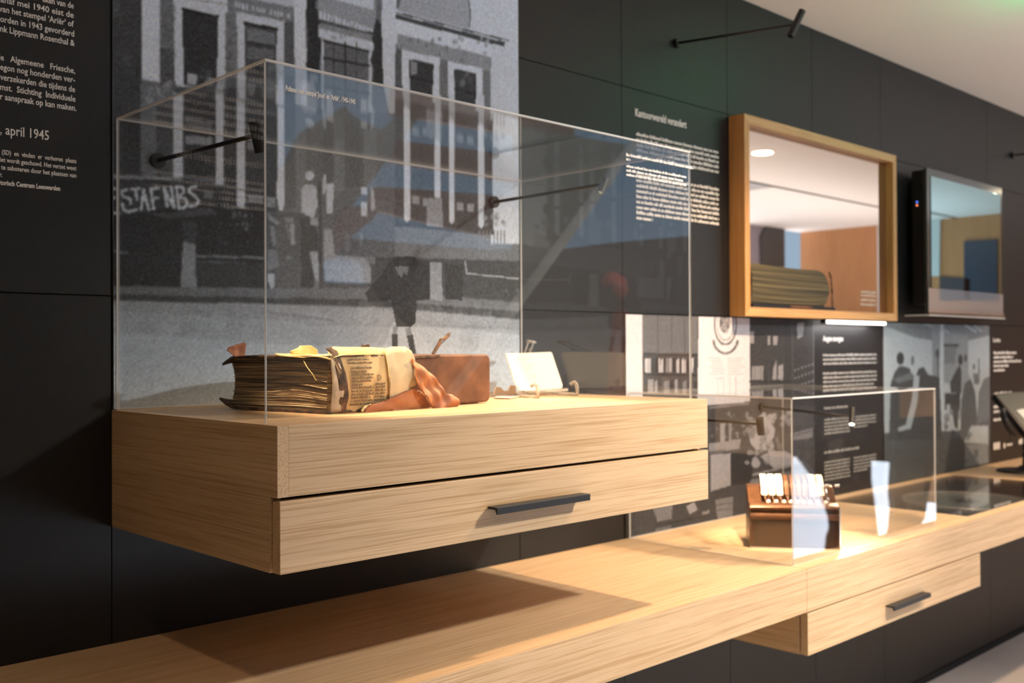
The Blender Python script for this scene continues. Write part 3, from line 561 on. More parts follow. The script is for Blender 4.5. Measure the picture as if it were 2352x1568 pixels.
bm = bmesh.new(); box(bm, 2.4425, XR0, SY, 0, SB, SZ); box(bm, XR0, XR1, SY, YR0, SB, SZ); box(bm, XR0, XR1, YR1, 0, SB, SZ); box(bm, XR1, 8.2, SY, 0, SB, SZ); box(bm, XR0, XR1, YR0, YR1, SB, SB+.012)
obj('shelf_board', bm, M['oak_x'], t)
M['inset'] = noisy('dark stained inset', (.06, .038, .025), (.09, .055, .035), ns=8, rough=.5)
bm = bmesh.new(); e = .002
box(bm, XR0, XR0+e, YR0, YR1, SB+.012, SZ-.006); box(bm, XR1-e, XR1, YR0, YR1, SB+.012, SZ-.006); box(bm, XR0, XR1, YR0, YR0+e, SB+.012, SZ-.006); box(bm, XR0, XR1, YR1-e, YR1, SB+.012, SZ-.006); box(bm, XR0, XR1, YR0, YR1, SB+.012, SB+.016)
obj('inset_lining', bm, M['inset'], t); obj('glass_cover', B(XR0+e, XR1-e, YR0+e, YR1-e, SZ-.005, SZ+.0005), clear('display glass', f0=.05), t)
zi = SB+.016
t = thing('round_tray', 'large round pale rimmed tray under the glass inset of the long shelf', 'tray', (4.2, -.32, zi))
bm = bmesh.new(); cyl(bm, (4.2, -.32, zi), (4.2, -.32, zi+.06), .215, .235, 48); obj('dish', bm, mat('grey green enamel', (.12, .14, .13), .3), t)
bm = bmesh.new(); bmesh.ops.create_circle(bm, segments=48, radius=.24, matrix=Matrix.Translation((4.2, -.32, zi+.062))); pts = [v.co.copy() for v in bm.verts]; bm.free()
obj('rim', tube(pts+[pts[0], pts[1]], .006, 6), mat('pale enamel rim', (.5, .47, .42), .3), t)
bm = bmesh.new(); cyl(bm, (4.2, -.32, zi+.06), (4.2, -.32, zi+.068), .05, .035, 24); obj('hub', bm, M['black'], t)
t = thing('calculator', 'small black device lying under the glass at the front corner of the inset', 'device', (3.78, -.49, zi))
obj('body', B(3.68, 3.90, -.545, -.43, zi, zi+.05), M['black'], t, bevel=.012); bm = bmesh.new()
for i in range(5): 
    for j in range(3): box(bm, 3.70+i*.036, 3.727+i*.036, -.53+j*.03, -.51+j*.03, zi+.05, zi+.054)
obj('keys', bm, mat('dark grey keys', (.05, .05, .055), .4), t)
tag(obj('paper_slip', B(3.95, 4.06, -.5, -.42, zi, zi+.004), mat('pale slip', (.45, .42, .38), .7)), 'pale paper slip beside the black device under the glass', 'paper')
DX0, DX1, DZ = 2.442, 3.578, .686
t = thing('drawer_unit', 'oak drawer unit hanging under the right part of the long shelf', 'drawer unit', (3.01, -.3, DZ))
obj('side_panel', B(DX0, DX0+.018, SY+.024, -.02, DZ, SB), M['oak_y'], t); obj('side_panel', B(DX1-.018, DX1, SY+.024, -.02, DZ, SB), M['oak_y'], t)
obj('bottom_panel', B(DX0+.018, DX1-.018, SY+.024, -.02, DZ, DZ+.016), M['oak_x'], t)
d = obj('drawer', B(DX0+.003, DX1, SY, SY+.021, DZ, SB-.0045), M['oak_x'], t, bevel=.0008)
handle(d, 2.887, 3.134, SY, .7415, .013)

# ------------------------------------------------------------------ clear display cases
def pane(name, pts, depth, parent, edgeverts=None):
    """pts: 4 corners of the outer face, depth: inward vector; broad faces clear, narrow ones polished edge"""
    bm = bmesh.new(); slab(bm, [Vector(p) for p in pts], depth); bm.faces.ensure_lookup_table()
    ar = sorted(bm.faces, key=lambda f: -f.calc_area())
    for f in ar[2:]: f.material_index = 1
    return obj(name, bm, [M['acrylic'], M['case_edge']], parent)
def case(label, x0, x1, yf, z0, z1, th=.0038):
    t = thing('display_case', label, 'display case', ((x0+x1)/2, yf/2, z0)); g = .0003; z0 += .0006
    y1 = -.006
    pane('front_pane', [(x0, yf, z0), (x1, yf, z0), (x1, yf, z1-th-g), (x0, yf, z1-th-g)], (0, th, 0), t)
    pane('side_pane', [(x0, yf+th+g, z0), (x0, y1, z0), (x0, y1, z1-th-g), (x0, yf+th+g, z1-th-g)], (th, 0, 0), t)
    pane('side_pane', [(x1, yf+th+g, z0), (x1, y1, z0), (x1, y1, z1-th-g), (x1, yf+th+g, z1-th-g)], (-th, 0, 0), t)
    pane('top_pane', [(x0, yf, z1), (x1, yf, z1), (x1, y1, z1), (x0, y1, z1)], (0, 0, -th), t)
    bm = bmesh.new(); box(bm, x0+.004, x1-.004, y1-.0016, y1, z0, z0+.003); box(bm, x1-th-.001, x1-th, y1-.002, y1, z0, z1-th-.001); box(bm, x0+th, x0+th+.001, y1-.002, y1, z0, z1-th-.001)
    box(bm, x0+th, x1-th, y1-.0012, y1, z1-th-.0012, z1-th-.0002); obj('joint', bm, M['glue'], t)
    return t
CX0, CX1, CY, CZ = .853, 1.99, -.578, 1.967
c1 = case('large clear acrylic case over the old book on the oak cabinet', CX0, CX1, CY, ZT, CZ)
c2 = case('smaller clear acrylic case over the brown counting machine on the long shelf', 2.449, 3.335, -.572, SZ, 1.367, .004)
# lettering on the big case's front pane
bm = bmesh.new(); a, b = ony(656, 206, CY), ony(816, 236, CY)
add_text(bm, 'Polissen met stempel ‘Jood’ en ‘Ariër’, 1940-1945', a.x, a.z-.0015, .0125, y=CY-.0004, wfit=b.x-a.x, offset=.0003)
bright = mat('bright white vinyl', (.9, .9, .9), .5); obj('caption', bm, bright, c1)
bm = bmesh.new(); a, b = ony(1438, 356, CY), ony(1592, 385, CY)
glyph_lines(bm, a.x, b.x, a.z-.002, 1, .01, .0065, y=CY-.0004); glyph_lines(bm, a.x, a.x+.014, a.z-.0115, 1, .01, .0065, y=CY-.0004)
glyph_lines(bm, a.x, ony(1576, 400, CY).x, a.z-.0265, 3, .0095, .006, y=CY-.0004, shortw=[1, .95, .3]); obj('caption', bm, bright, c1)

# ------------------------------------------------------------------ wall arm spotlights
def arm(label, x, z, hx, hy, hz, top, bot, power, rad=.0115, target=None, group='black arm spotlights'):
    """top/bot: vectors from head centre to the ends of the little tubular head"""
    t = thing('arm_spotlight', label, 'spotlight', (x, 0, z), group)
    bm = bmesh.new(); cyl(bm, (x, 0, z), (x, -.014, z), .0155, n=24); obj('wall_mount', bm, M['black'], t, smooth=False)
    bm = tube([(x, -.012, z), (x+(hx-x)*.5, hy*.5, z+(hz-z)*.5), (hx, hy, hz)], .0044, 10); obj('arm', bm, M['black'], t, smooth=True)
    c = Vector((hx, hy, hz)); tp, bt = c+Vector(top), c+Vector(bot)
    ax = (bt-tp).normalized(); n = 24; mm = ax.to_track_quat('Z', 'Y').to_matrix(); bm = bmesh.new(); rg = []; deep = rad*(.4 if power == 24.5 else 1.6)
    for p_, r2 in ((tp, rad), (bt, rad), (bt, rad*.86), (bt-ax*deep, rad*.86)): rg.append([bm.verts.new(p_+mm @ Vector((math.cos(6.2832*k/n)*r2, math.sin(6.2832*k/n)*r2, 0))) for k in range(n)])
    for a_, b_ in zip(rg, rg[1:]):
        for k in range(n): bm.faces.new((a_[k], a_[(k+1) % n], b_[(k+1) % n], b_[k]))
    bm.faces.new(rg[0][::-1]); bm.faces.new(rg[-1]); h = obj('lamp_head', bm, M['black'], t)
    bm = bmesh.new(); cyl(bm, bt-ax*(deep-.0002), bt-ax*(deep-.002), rad*.8, n=20); obj('lens', bm, M['lens'] if power else M['handle'], h)
    if power:
        q = Vector(target) if target is not None else bt+ax
        o = lamp('arm_spot_beam', 'SPOT', bt+ax*.002, q, power, (1, .68, .40), spot_size=math.radians(78), spot_blend=.75, shadow_soft_size=.006)
    return t
arm('black arm spotlight at the left inside the large clear case', .938, 1.891, .963, -.363, 1.893, (-.006, .0, .024), (.010, .004, -.030), 38, target=(1.34, -.40, 1.40))
arm('black arm spotlight at the right inside the large clear case', 1.884, 1.897, 1.884, -.396, 1.899, (.008, -.002, .014), (-.010, .0, -.022), 52, .009, target=(1.52, -.40, 1.40))
arm('black arm spotlight high on the wall, in front of the ceiling edge', 2.706, 2.495, 2.78, -.40, 2.483, (.016, -.008, .042), (-.018, .014, -.038), 0, .011, target=(2.72, -.02, 1.9))
arm('black arm spotlight high on the wall at the far right edge', 5.582, 2.499, 5.60, -.42, 2.49, (.016, -.008, .042), (-.018, .006, -.038), 0, .011, target=(5.3, -.2, 1.2))
arm('black arm spotlight with lit lens inside the smaller clear case', 3.189, 1.291, 3.20, -.348, 1.270, (.022, .008, .026), (-.012, -.006, -.026), 24.5, .0095, target=(2.80, -.42, 1.0))
arm('black arm spotlight partly hidden behind the oak cabinet', 2.535, 1.291, 2.548, -.41, 1.283, (-.004, .0, .018), (.008, .002, -.030), 22, .0115, target=(2.72, -.36, 1.02))

# ------------------------------------------------------------------ the old book
A = Vector((1.070, -.437, ZT+.0014)); U = Vector((.989, .149, 0)).normalized(); V = Vector((-U.y, U.x, 0)); H = .108
def bk(a, d, h): return A+U*a+V*d+Vector((0, 0, h))
NB = -V
def noise_at(p, s=1.): 
    from mathutils import noise as mn
    return mn.noise(Vector(p)*s)
book = thing('old_book', 'thick charred antique book lying closed with a torn leather spine', 'book', A+U*.23+V*.15)
# pages: fore side shows as wavy layers
m = noisy('scorched page edges', (.13, .085, .05), (.60, .47, .30), scale=(1, 1, 1), ns=1, rough=.85, bump=.5, lo=.42, hi=.58, detail=6)
mp = [n for n in m.node_tree.nodes if n.type == 'MAPPING'][0]; mp.inputs['Scale'].default_value = (4, 4, 560); mp.inputs['Rotation'].default_value = (.02, 0, 0)
M['pages'] = m
bm = bmesh.new(); nd, nh = 60, 90; gr = []
for i in range(nh+1):
    h = .005+(H-.012)*i/nh; row = []
    for j in range(nd+1):
        d = .012+.285*j/nd; f = j/nd
        hh = h+.0045*math.sin(math.pi*i/nh)*math.sin(f*7.5-1.0)*(1 if f < .6 else .4)
        a = .004*math.sin(i*2.1)*(.25)+.0022*noise_at((0, d*2, i*.35))+.010*(1-(2*i/nh-1)**2)*f+.0025*((i*7) % 5)/5
        row.append(bm.verts.new(bk(a+.002, d, hh)))
    gr.append(row)
for i in range(nh):
    for j in range(nd): bm.faces.new((gr[i][j], gr[i][j+1], gr[i+1][j+1], gr[i+1][j]))
back = [[bm.verts.new(bk(.43, d, h)) for h in (.005, H-.007)] for d in (.012, .297)]
c0, c1_, c2_, c3 = gr[0][0], gr[0][-1], gr[-1][-1], gr[-1][0]
bm.faces.new([gr[0][j] for j in range(nd+1)]+[back[1][0], back[0][0]]); bm.faces.new([gr[-1][j] for j in range(nd+1)]+[back[1][1], back[0][1]])
bm.faces.new([gr[i][0] for i in range(nh+1)]+[back[0][1], back[0][0]]); bm.faces.new([gr[i][-1] for i in range(nh+1)]+[back[1][1], back[1][0]]); bm.faces.new([back[0][0], back[1][0], back[1][1], back[0][1]])
obj('page_block', bm, M['pages'], book)
M['leather'] = noisy('brown worn leather', (.10, .042, .02), (.20, .088, .042), ns=20, rough=.62, bump=.5, detail=8, spec=.3)
M['leather2'] = noisy('orange torn leather', (.27, .08, .018), (.42, .15, .04), ns=20, rough=.6, bump=.4, detail=6)
M['parch'] = noisy('yellowed parchment', (.60, .42, .15), (.75, .60, .30), ns=18, rough=.6, bump=.4)
M['paper'] = noisy('aged printed paper', (.60, .43, .20), (.72, .55, .29), ns=30, rough=.75, bump=.25)
M['linen'] = noisy('beige linen strip', (.50, .41, .26), (.62, .53, .36), ns=25, rough=.8, bump=.6)
M['char'] = noisy('charred brown cover', (.030, .018, .012), (.19, .10, .055), ns=55, rough=.8, bump=.9, lo=.4, hi=.68, detail=8)
M['ink'] = mat('faded ink', (.16, .11, .07), .8)
def cover(name, h0, th, aa, dd, curl, mt, parent=book):
    bm = bmesh.new(); na, n_d = 40, 36; vs = []
    for s_ in (0, 1):
        g = []
        for i in range(na+1):
            row = []
            for j in range(n_d+1):
                fa, fd = i/na, j/n_d; a = aa[0]+(aa[1]-aa[0])*fa; d = dd[0]+(dd[1]-dd[0])*fd
                rag = .003*noise_at((a*60, d*60, h0*10)) if (i in (0, na) or j in (0, n_d)) else 0
                row.append(bm.verts.new(bk(a+rag*(i == 0), d+rag*(j == 0), h0+s_*th+curl(a, d, fa, fd)+.0012*noise_at((a*30, d*30, s_+h0)))))
            g.append(row)
        vs.append(g)
    for s_ in (0, 1):
        for i in range(na):
            for j in range(n_d): bm.faces.new((vs[s_][i][j], vs[s_][i+1][j], vs[s_][i+1][j+1], vs[s_][i][j+1]))
    for i in range(na):
        for j in (0, n_d): bm.faces.new((vs[0][i][j], vs[0][i+1][j], vs[1][i+1][j], vs[1][i][j]))
    for j in range(n_d):
        for i in (0, na): bm.faces.new((vs[0][i][j], vs[0][i][j+1], vs[1][i][j+1], vs[1][i][j]))
    return obj(name, bm, mt, parent)
cover('bottom_cover', 0.0, .0045, (-.008, .26), (-.004, .318), lambda a, d, fa, fd: .018*max(0, (fd-.86)/.14)**1.6*(1-fa)**3, M['char'])
cover('top_cover', H-.006, .004, (-.006, .30), (-.003, .312), lambda a, d, fa, fd: -.016*max(0, (fd-.88)/.12)**1.5*(1-fa)**4+.002*math.sin(fa*6), M['char'])
cover('parchment_sheet', H-.0015, .0015, (-.0075, .10), (-.0065, .15), lambda a, d, fa, fd: -.008*(1-fa)**5*(1-fd)+.004*max(0, math.sin(fd*7+fa))*(1-fa), M['parch'])
def sheet(name, px, off, mt, amp=.002, fr=60, th=.0012, cuts=3, parent=book, P=None, Nn=None, bow=None, smooth=True):
    """torn piece: outline lies on the book's front plane moved out by off, then crumpled and thickened"""
    P = A if P is None else P; Nn = NB if Nn is None else Nn
    bm = bmesh.new(); vs = [bm.verts.new(onplane(px[i], px[i+1], P+Nn*off, Nn)) for i in range(0, len(px), 2)]
    bm.faces.new(vs); bmesh.ops.triangulate(bm, faces=bm.faces[:])
    for _ in range(cuts): bmesh.ops.subdivide_edges(bm, edges=bm.edges[:], cuts=1, use_grid_fill=True)
    for v in bm.verts: v.co += Nn*(amp*noise_at(v.co, fr)+(bow(v.co) if bow else 0))
    o = obj(name, bm, mt, parent, smooth=smooth)
    s_ = o.modifiers.new('thickness', 'SOLIDIFY'); s_.thickness = th; s_.offset = 0; return o
def bulge(co): 
    h = (co.z-ZT)/H; return .009*(1-(2*h-1)**2)
pl = sheet('printed_lining', [756, 802, 770, 796, 800, 797, 850, 797, 893, 800, 896, 935, 860, 940, 830, 945, 790, 949, 757, 950], .001, M['paper'], .0015, 40, bow=bulge)
tmp = bmesh.new(); rr = random.Random(5); dst = bmesh.new()
def onfront(src, off):
    for v in src.verts:
        a, y, h = v.co; hh = h/H; v.co = bk(a, -off-.0015-.009*(1-(2*hh-1)**2)+y, h)
a0 = (ony(792, 870, -.43)-A).x/U.x
glyph_lines(tmp, a0, a0+.062, .097, 2, .0062, .0042, y=-.0002, shortw=[.9, .8], rnd=rr); glyph_lines(tmp, a0+.004, a0+.062, .081, 12, .0062, .0044, y=-.0002, shortw=[.96, .7, 1, 1, .9, .5, 1, .96, 1, .9, 1, .8], rnd=rr)
glyph_lines(tmp, a0+.066, a0+.094, .050, 7, .0062, .0044, y=-.0002, rnd=rr); add_text(tmp, 'D', a0+.072, .058, .016, y=-.0002)
onfront(tmp, .0022); obj('print', tmp, M['ink'], pl)
sheet('burnt_edge', [752, 800, 766, 797, 778, 806, 786, 850, 793, 900, 792, 944, 784, 948, 778, 930, 781, 880, 772, 845, 762, 815], .004, M['char'], .003, 90, bow=bulge)
sheet('lining_crease', [757, 812, 770, 816, 779, 850, 785, 900, 782, 944, 757, 948], .0025, noisy('sooty parchment', (.30, .27, .24), (.60, .52, .40), ns=30, rough=.7), .003, 70, bow=bulge)
# leather covered right part with rounded end
bm = bmesh.new(); a1, a2 = .205, .474; r = .014; out = []
for cx, ch, s0 in ((a2-r, H-r-.002, 0), (a2-r, r+.001, -90)):
    for k in range(7):
        an = math.radians(s0+90-k*15) if s0 == 0 else math.radians(-k*15); out.append((cx+r*math.cos(an), ch+r*math.sin(an)))
out = [(a1, .001), (a1, H-.002)]+out
slab(bm, [bk(a, .002, h) for a, h in out], V*.28); obj('leather_spine', bm, M['leather'], book, bevel=.004, smooth=False)
sheet('linen_strip', [887, 806, 893, 799, 905, 796, 935, 796, 946, 806, 950, 822, 949, 850, 951, 872, 946, 885, 936, 890, 931, 905, 926, 916, 905, 919, 896, 925, 889, 920, 887, 870], .006, M['linen'], .0022, 45, .0022, bow=bulge)
sheet('leather_flap', [948, 822, 960, 835, 985, 858, 1003, 885, 1012, 904, 1024, 906, 1036, 916, 1036, 926, 1026, 944, 1018, 940, 1008, 947, 992, 946, 982, 938, 970, 918, 958, 898, 948, 880, 951, 850], .016, M['leather2'], .013, 42, .0025, bow=lambda c: .02*max(0, 1-(c.z-ZT)/.09))
sheet('leather_strip', [828, 947, 832, 938, 845, 928, 870, 923, 900, 914, 928, 902, 946, 890, 962, 900, 975, 918, 985, 934, 960, 938, 900, 942, 860, 944, 840, 949], .009, M['leather2'], .004, 40, .003, bow=lambda c: .008)
sheet('curled_edge', [828, 942, 836, 932, 852, 927, 846, 936, 838, 946, 832, 949], .014, M['parch'], .002, 80, .002)
# loose scraps standing up from the cover
C3 = bk(.02, .2, H)
sheet('torn_scrap', [521, 804, 526, 797, 545, 790, 562, 786, 565, 790, 563, 800, 562, 818, 540, 819], 0, noisy('red brown scrap', (.25, .08, .04), (.42, .19, .11), ns=60, rough=.7), .003, 60, .0015, 3, P=bk(.04, .26, H), Nn=NB)
sheet('parchment_curl', [665, 807, 686, 798, 689, 794, 712, 793, 728, 803, 730, 814, 670, 814], 0, M['parch'], .002, 60, .0015, 3, P=bk(.03, .12, H), Nn=NB)
sheet('torn_scrap', [826, 801, 833, 790, 838, 793, 846, 789, 851, 800], 0, M['char'], .002, 90, .0015, 2, P=bk(.08, .01, H), Nn=NB)
tag_p = [(994, 812), (1008, 790), (1012, 780), (1022, 776), (1030, 768), (1036, 763)]
P_ = bk(.36, .12, H); obj('binding_thong', tube([onplane(x, y, P_, NB) for x, y in tag_p], [.003, .004, .0035, .003, .0035, .0012], 7), M['char'], book)
obj('binding_thong', tube([onplane(x, y, P_, NB) for x, y in ((998, 812), (1012, 790), (1022, 781), (1033, 770))], .0014, 6), M['char'], book)
obj('loose_thread', tube([bk(-.004, .07, .098), bk(-.008, .055, .085), bk(-.008, .04, .072), bk(-.006, .032, .06)], .0007, 5), M['parch'], book)
obj('loose_thread', tube([onplane(x, y, A+NB*.016, NB) for x, y in ((762, 812), (768, 830), (776, 846), (782, 858))], .0008, 5), M['parch'], book)
bm = tube([bk(.005+.01*math.sin(k), -.006, .002+.001*(k % 2)) for k in range(2)], .001, 4); bm.free()

# ------------------------------------------------------------------ policy card on a clear stand
ca = math.radians(16); CU = Vector((math.cos(ca), math.sin(ca), 0)); CN = Vector((math.sin(ca), -math.cos(ca), 0)); tl = math.radians(22)
CNt = (CN*math.cos(tl)+Vector((0, 0, 1))*math.sin(tl)); CP = Vector((1.775, -.235, ZT+.014))
t = thing('policy_card', 'brightly lit cream policy sheet propped on a clear stand beside the book', 'document', (CP.x, CP.y, ZT))
q = [onplane(x, y, CP, CNt) for x, y in ((1162, 812), (1265, 808), (1268, 811), (1292, 884), (1291, 890), (1285, 893), (1212, 897), (1196, 896), (1185, 882))]
bm = bmesh.new(); slab(bm, q, -CNt*.003); card = obj('sheet', bm, mat('cream card', (.86, .80, .68), .6), t)
bm = bmesh.new()
for k in range(15):
    y = 820+k*4.6; f = (y-812)/80
    a = onplane(1168+f*22, y, CP+CNt*.0004, CNt); b = onplane(1205+f*22+random.randint(-8, 16), y-1, CP+CNt*.0004, CNt); w = Vector((0, 0, .0011)); slab(bm, [a, b, b+w, a+w], CNt*.0002)
obj('print', bm, mat('pale print', (.66, .60, .50), .7), card)
t = thing('plate_stand', 'clear acrylic stand with two hooked feet holding the lit policy sheet', 'stand', (CP.x, CP.y-.03, ZT))
ac = mat('clear cast acrylic rod', (.95, .93, .9), .06); b_ = ac.node_tree.nodes['Principled BSDF']; b_.inputs['Transmission Weight'].default_value = .75; b_.inputs['IOR'].default_value = 1.45
def pxp(x, y, off=.012): return onplane(x, y, CP+CNt*off, CNt)
FP = onz(1236, 913, ZT+.001); 
for n_, (fx, fy, hx) in enumerate(((1236, 912, 1234), (1326, 906, 1322))):
    f0 = onz(fx, fy, ZT+.003); pp = [f0+Vector((.02, .10, 0)), f0+Vector((.004, .02, .001)), f0, f0+Vector((-.002, -.002, .012)), f0+Vector((-.006, -.002, .028)), f0+Vector((-.010, .0, .033)), f0+Vector((-.012, .012, .026))]
    obj('foot', tube(pp, .0042, 10), ac, t, smooth=True)
fa, fb = onz(1236, 912, ZT+.003), onz(1326, 906, ZT+.003)
obj('cross_bar', tube([fa+Vector((-.01, .03, .012)), fb+Vector((-.005, .03, .012))], .004, 8), ac, t, smooth=True)
for dx in (0, 12): obj('back_rod', tube([pxp(1204+dx, 812, -.02), pxp(1213+dx, 788, -.03)], .0022, 8), ac, t, smooth=True)
obj('top_knob', tube([pxp(1211, 783, -.03), pxp(1229, 786, -.03)], .0042, 10), ac, t, smooth=True)
obj('back_leg', tube([pxp(1215, 800, -.03), Vector((pxp(1215, 800, -.03).x+.02, -.10, ZT+.004))], .003, 8), ac, t, smooth=True)
PB = Vector((1.70, -.16, ZT)); t = thing('paper_scrap', 'crumpled translucent scrap lying between the book and the card', 'scrap', PB)
M['scrap'] = mat('translucent film', (.75, .62, .52), .3)
bm = bmesh.new()
for k in range(2): slab(bm, [onz(x, y, ZT+.002) for x, y in ((1134, 914), (1160, 905), (1196, 905), (1192, 911), (1170, 915))], (0, 0, .0015)) if k == 0 else None
obj('flat_part', bm, M['scrap'], t)
q = [onplane(x, y, PB, Vector((0, -1, 0))) for x, y in ((1136, 905), (1140, 888), (1152, 890), (1158, 898), (1168, 896), (1174, 884), (1184, 886), (1186, 906))]
bm = bmesh.new(); slab(bm, q, (0, .004, 0)); obj('upright_fold', bm, M['scrap'], t)

# ------------------------------------------------------------------ counting machine in the small case
O = Vector((2.583, -.350, SZ)); Wd = Vector((.605, -.796, 0)).normalized(); Nb = Vector((.796, .605, 0)).normalized(); WW = .2526
def mc(w, n, h): return O+Wd*w+Nb*n+Vector((0, 0, h))
mach = thing('counting_machine', 'old brown metal counting machine with white number columns', 'machine', mc(WW/2, .07, 0))
M['bronze'] = noisy('brown hammered metal', (.085, .04, .02), (.13, .06, .03), ns=80, rough=.34, metal=.4); M['chrome'] = mat('chrome trim', (.8, .76, .72), .15, 1)
bm = bmesh.new(); prof = [(0, .004), (0, .084), (-.006, .086), (-.008, .092), (-.006, .099), (.002, .102), (.002, .110), (-.003, .113), (-.003, .120), (.004, .125), (.05, .128), (.12, .165), (.155, .168), (.16, .15), (.16, .004)]
slab(bm, [mc(0, n, h) for n, h in prof], Wd*WW); obj('body', bm, M['bronze'], mach, bevel=.0015)
bm = bmesh.new(); slab(bm, [mc(.012, -.001, .012), mc(WW-.012, -.001, .012), mc(WW-.012, -.001, .078), mc(.012, -.001, .078)], -Nb*.002); obj('front_panel', bm, mat('dark brown panel', (.045, .022, .012), .35), mach)
obj('base_trim', tube([mc(-.001, -.004, .003), mc(WW+.001, -.004, .003)], .003, 8), M['chrome'], mach)
obj('corner_trim', tube([mc(WW, -.004, .003), mc(WW, -.004, .122)], .0022, 8), M['chrome'], mach)
obj('corner_trim', tube([mc(0, -.004, .003), mc(0, -.004, .122)], .002, 8), M['bronze'], mach)
ivory = mat('ivory number column', (.85, .80, .68), .4)
def column(w0, mt, wd=.0175):
    bm = bmesh.new(); arc = [(.030, .150), (.040, .172), (.055, .190), (.075, .202), (.095, .205), (.095, .199), (.076, .196), (.058, .184), (.045, .168), (.036, .150)]
    slab(bm, [mc(w0, n, h) for n, h in arc], Wd*wd); o = obj('number_column', bm, mt, mach, bevel=.0015)
    bm = bmesh.new()
    for k in range(8):
        i = k/7; n, h = .032+.055*i**1.3, .153+.048*math.sin(i*1.5); slab(bm, [mc(w0+.001, n-.002, h), mc(w0+wd-.001, n-.002, h), mc(w0+wd-.001, n-.0015, h+.0005), mc(w0+.001, n-.0015, h+.0005)], (0, 0, .0006))
    obj('row_marks', bm, M['ink'], o)
    bm = bmesh.new(); bmesh.ops.create_uvsphere(bm, u_segments=12, v_segments=8, radius=.0055, matrix=Matrix.Translation(mc(w0+wd/2+.010, .012, .134))); obj('key_knob', bm, ivory, mach, smooth=True)
    bm = tube([mc(w0+wd/2, .034, .15), mc(w0+wd/2+.004, .026, .134), mc(w0+wd/2+.004, .02, .127)], .0022, 6); obj('key_stem', bm, M['bronze'], mach)
for k in range(3): column(.036+.0222*k, ivory)
for k in range(4): column(.103+.0180*k, M['bronze'], .012)
for k in range(2): column(.176+.0222*k, ivory)
obj('lever', tube([mc(.228, .03, .128), mc(.222, .035, .155), mc(.220, .04, .178)], [.004, .003, .0025], 8), M['chrome'], mach, smooth=True)
for w, n in ((.220, .038), (.227, .04), (.248, .04), (.255, .042)):
    bm = bmesh.new(); bmesh.ops.create_uvsphere(bm, u_segments=12, v_segments=8, radius=.0048, matrix=Matrix.Translation(mc(w, n, .180))); obj('lever_ball', bm, M['chrome'], mach, smooth=True)

# ------------------------------------------------------------------ framed mirror with ribbed roll
FX0, FX1, FZ0, FZ1, FD, FW = 3.007, 4.141, 1.611, 2.304, .062, .031
t = thing('framed_mirror', 'deep oak framed mirror with an etched caption on the wall', 'mirror', ((FX0+FX1)/2, -.03, FZ0))
def rail(nm, pts, m): bm = bmesh.new(); slab(bm, [Vector((x, -FD, z)) for x, z in pts], (0, FD, 0)); obj(nm, bm, m, t)
M['fz'] = oak('frame oak upright', 2, (.58, .33, .13)); w = FW
rail('frame_rail', [(FX0, FZ1), (FX1, FZ1), (FX1-w, FZ1-w), (FX0+w, FZ1-w)], M['frame_x']); rail('frame_rail', [(FX0, FZ0), (FX1, FZ0), (FX1-w, FZ0+w), (FX0+w, FZ0+w)], M['frame_x'])
rail('frame_stile', [(FX0, FZ0), (FX0+w, FZ0+w), (FX0+w, FZ1-w), (FX0, FZ1)], M['fz']); rail('frame_stile', [(FX1, FZ0), (FX1, FZ1), (FX1-w, FZ1-w), (FX1-w, FZ0+w)], M['fz'])
gl = obj('mirror_glass', B(FX0+w, FX1-w, -.030, -.024, FZ0+w, FZ1-w), mirror('warm mirror glass', (.72, .60, .52), .85, (.10, .09, .085)), t)
obj('back_board', B(FX0+w, FX1-w, -.023, 0, FZ0+w, FZ1-w), M['groove'], t)
em = mat('etched pale lettering', (.60, .52, .44), .7); bm = bmesh.new(); yy = -.0306
for x0, x1, y, n in ((1726, 1753, 667, 1), (1726, 1800, 680, 1), (1726, 1752, 685, 1), (1977, 2012, 672, 1), (1977, 2012, 680, 3)):
    if x0 == 1977 and y == 672: obj('etched_caption', bm, em, gl); bm = bmesh.new()
    a, b = ony(x0, y, yy), ony(x1, y, yy); glyph_lines(bm, a.x, b.x, a.z, n, .018, .010, y=yy, rnd=rr)
obj('etched_caption', bm, em, gl)
a, b = ony(1721, 655, -.045), ony(1905, 655, -.045); zt_, zb_ = ony(1800, 611, -.045).z, ony(1800, 703, -.045).z; zc, rz = (zt_+zb_)/2, (zt_-zb_)/2
t = thing('ribbed_roll', 'olive ribbed roll lying on a black stand inside the oak frame', 'roll', ((a.x+b.x)/2, -.045, zb_-.008))
bm = bmesh.new(); rings = []; n = 72; 
for i in range(21):
    f = i/20; x = max(a.x, FX0+w+.001)+(b.x-max(a.x, FX0+w+.001))*f; k = 1 if f < .8 else math.sqrt(max(.02, 1-((f-.8)/.2)**2.4)); sag = -.006*math.sin(f*3)
    rings.append([bm.verts.new((x, -.044+.0125*k*math.cos(an)*(1+.10*math.sin(an*22)), zc+sag+rz*k*math.sin(an)*(1+.02*math.sin(an*22)))) for an in [2*math.pi*j/n for j in range(n)]])
for p, q in zip(rings, rings[1:]):
    for j in range(n): bm.faces.new((p[j], p[(j+1) % n], q[(j+1) % n], q[j]))
bm.faces.new(rings[0]); bm.faces.new(rings[-1])
ribm = noisy('olive ribbed cloth', (.016, .014, .007), (.10, .08, .036), scale=(.5, 1, 110), ns=1, rough=.7, bump=.6, lo=.38, hi=.6, detail=2); obj('roll_body', bm, ribm, t)
bm = tube([(b.x-.012, -.05, zc+rz*.92), (b.x+.004, -.05, zc+rz*.6), (b.x+.012, -.05, zc-rz*.2), (b.x+.014, -.05, zb_)], .004, 6); obj('end_strap', bm, M['char'], t)
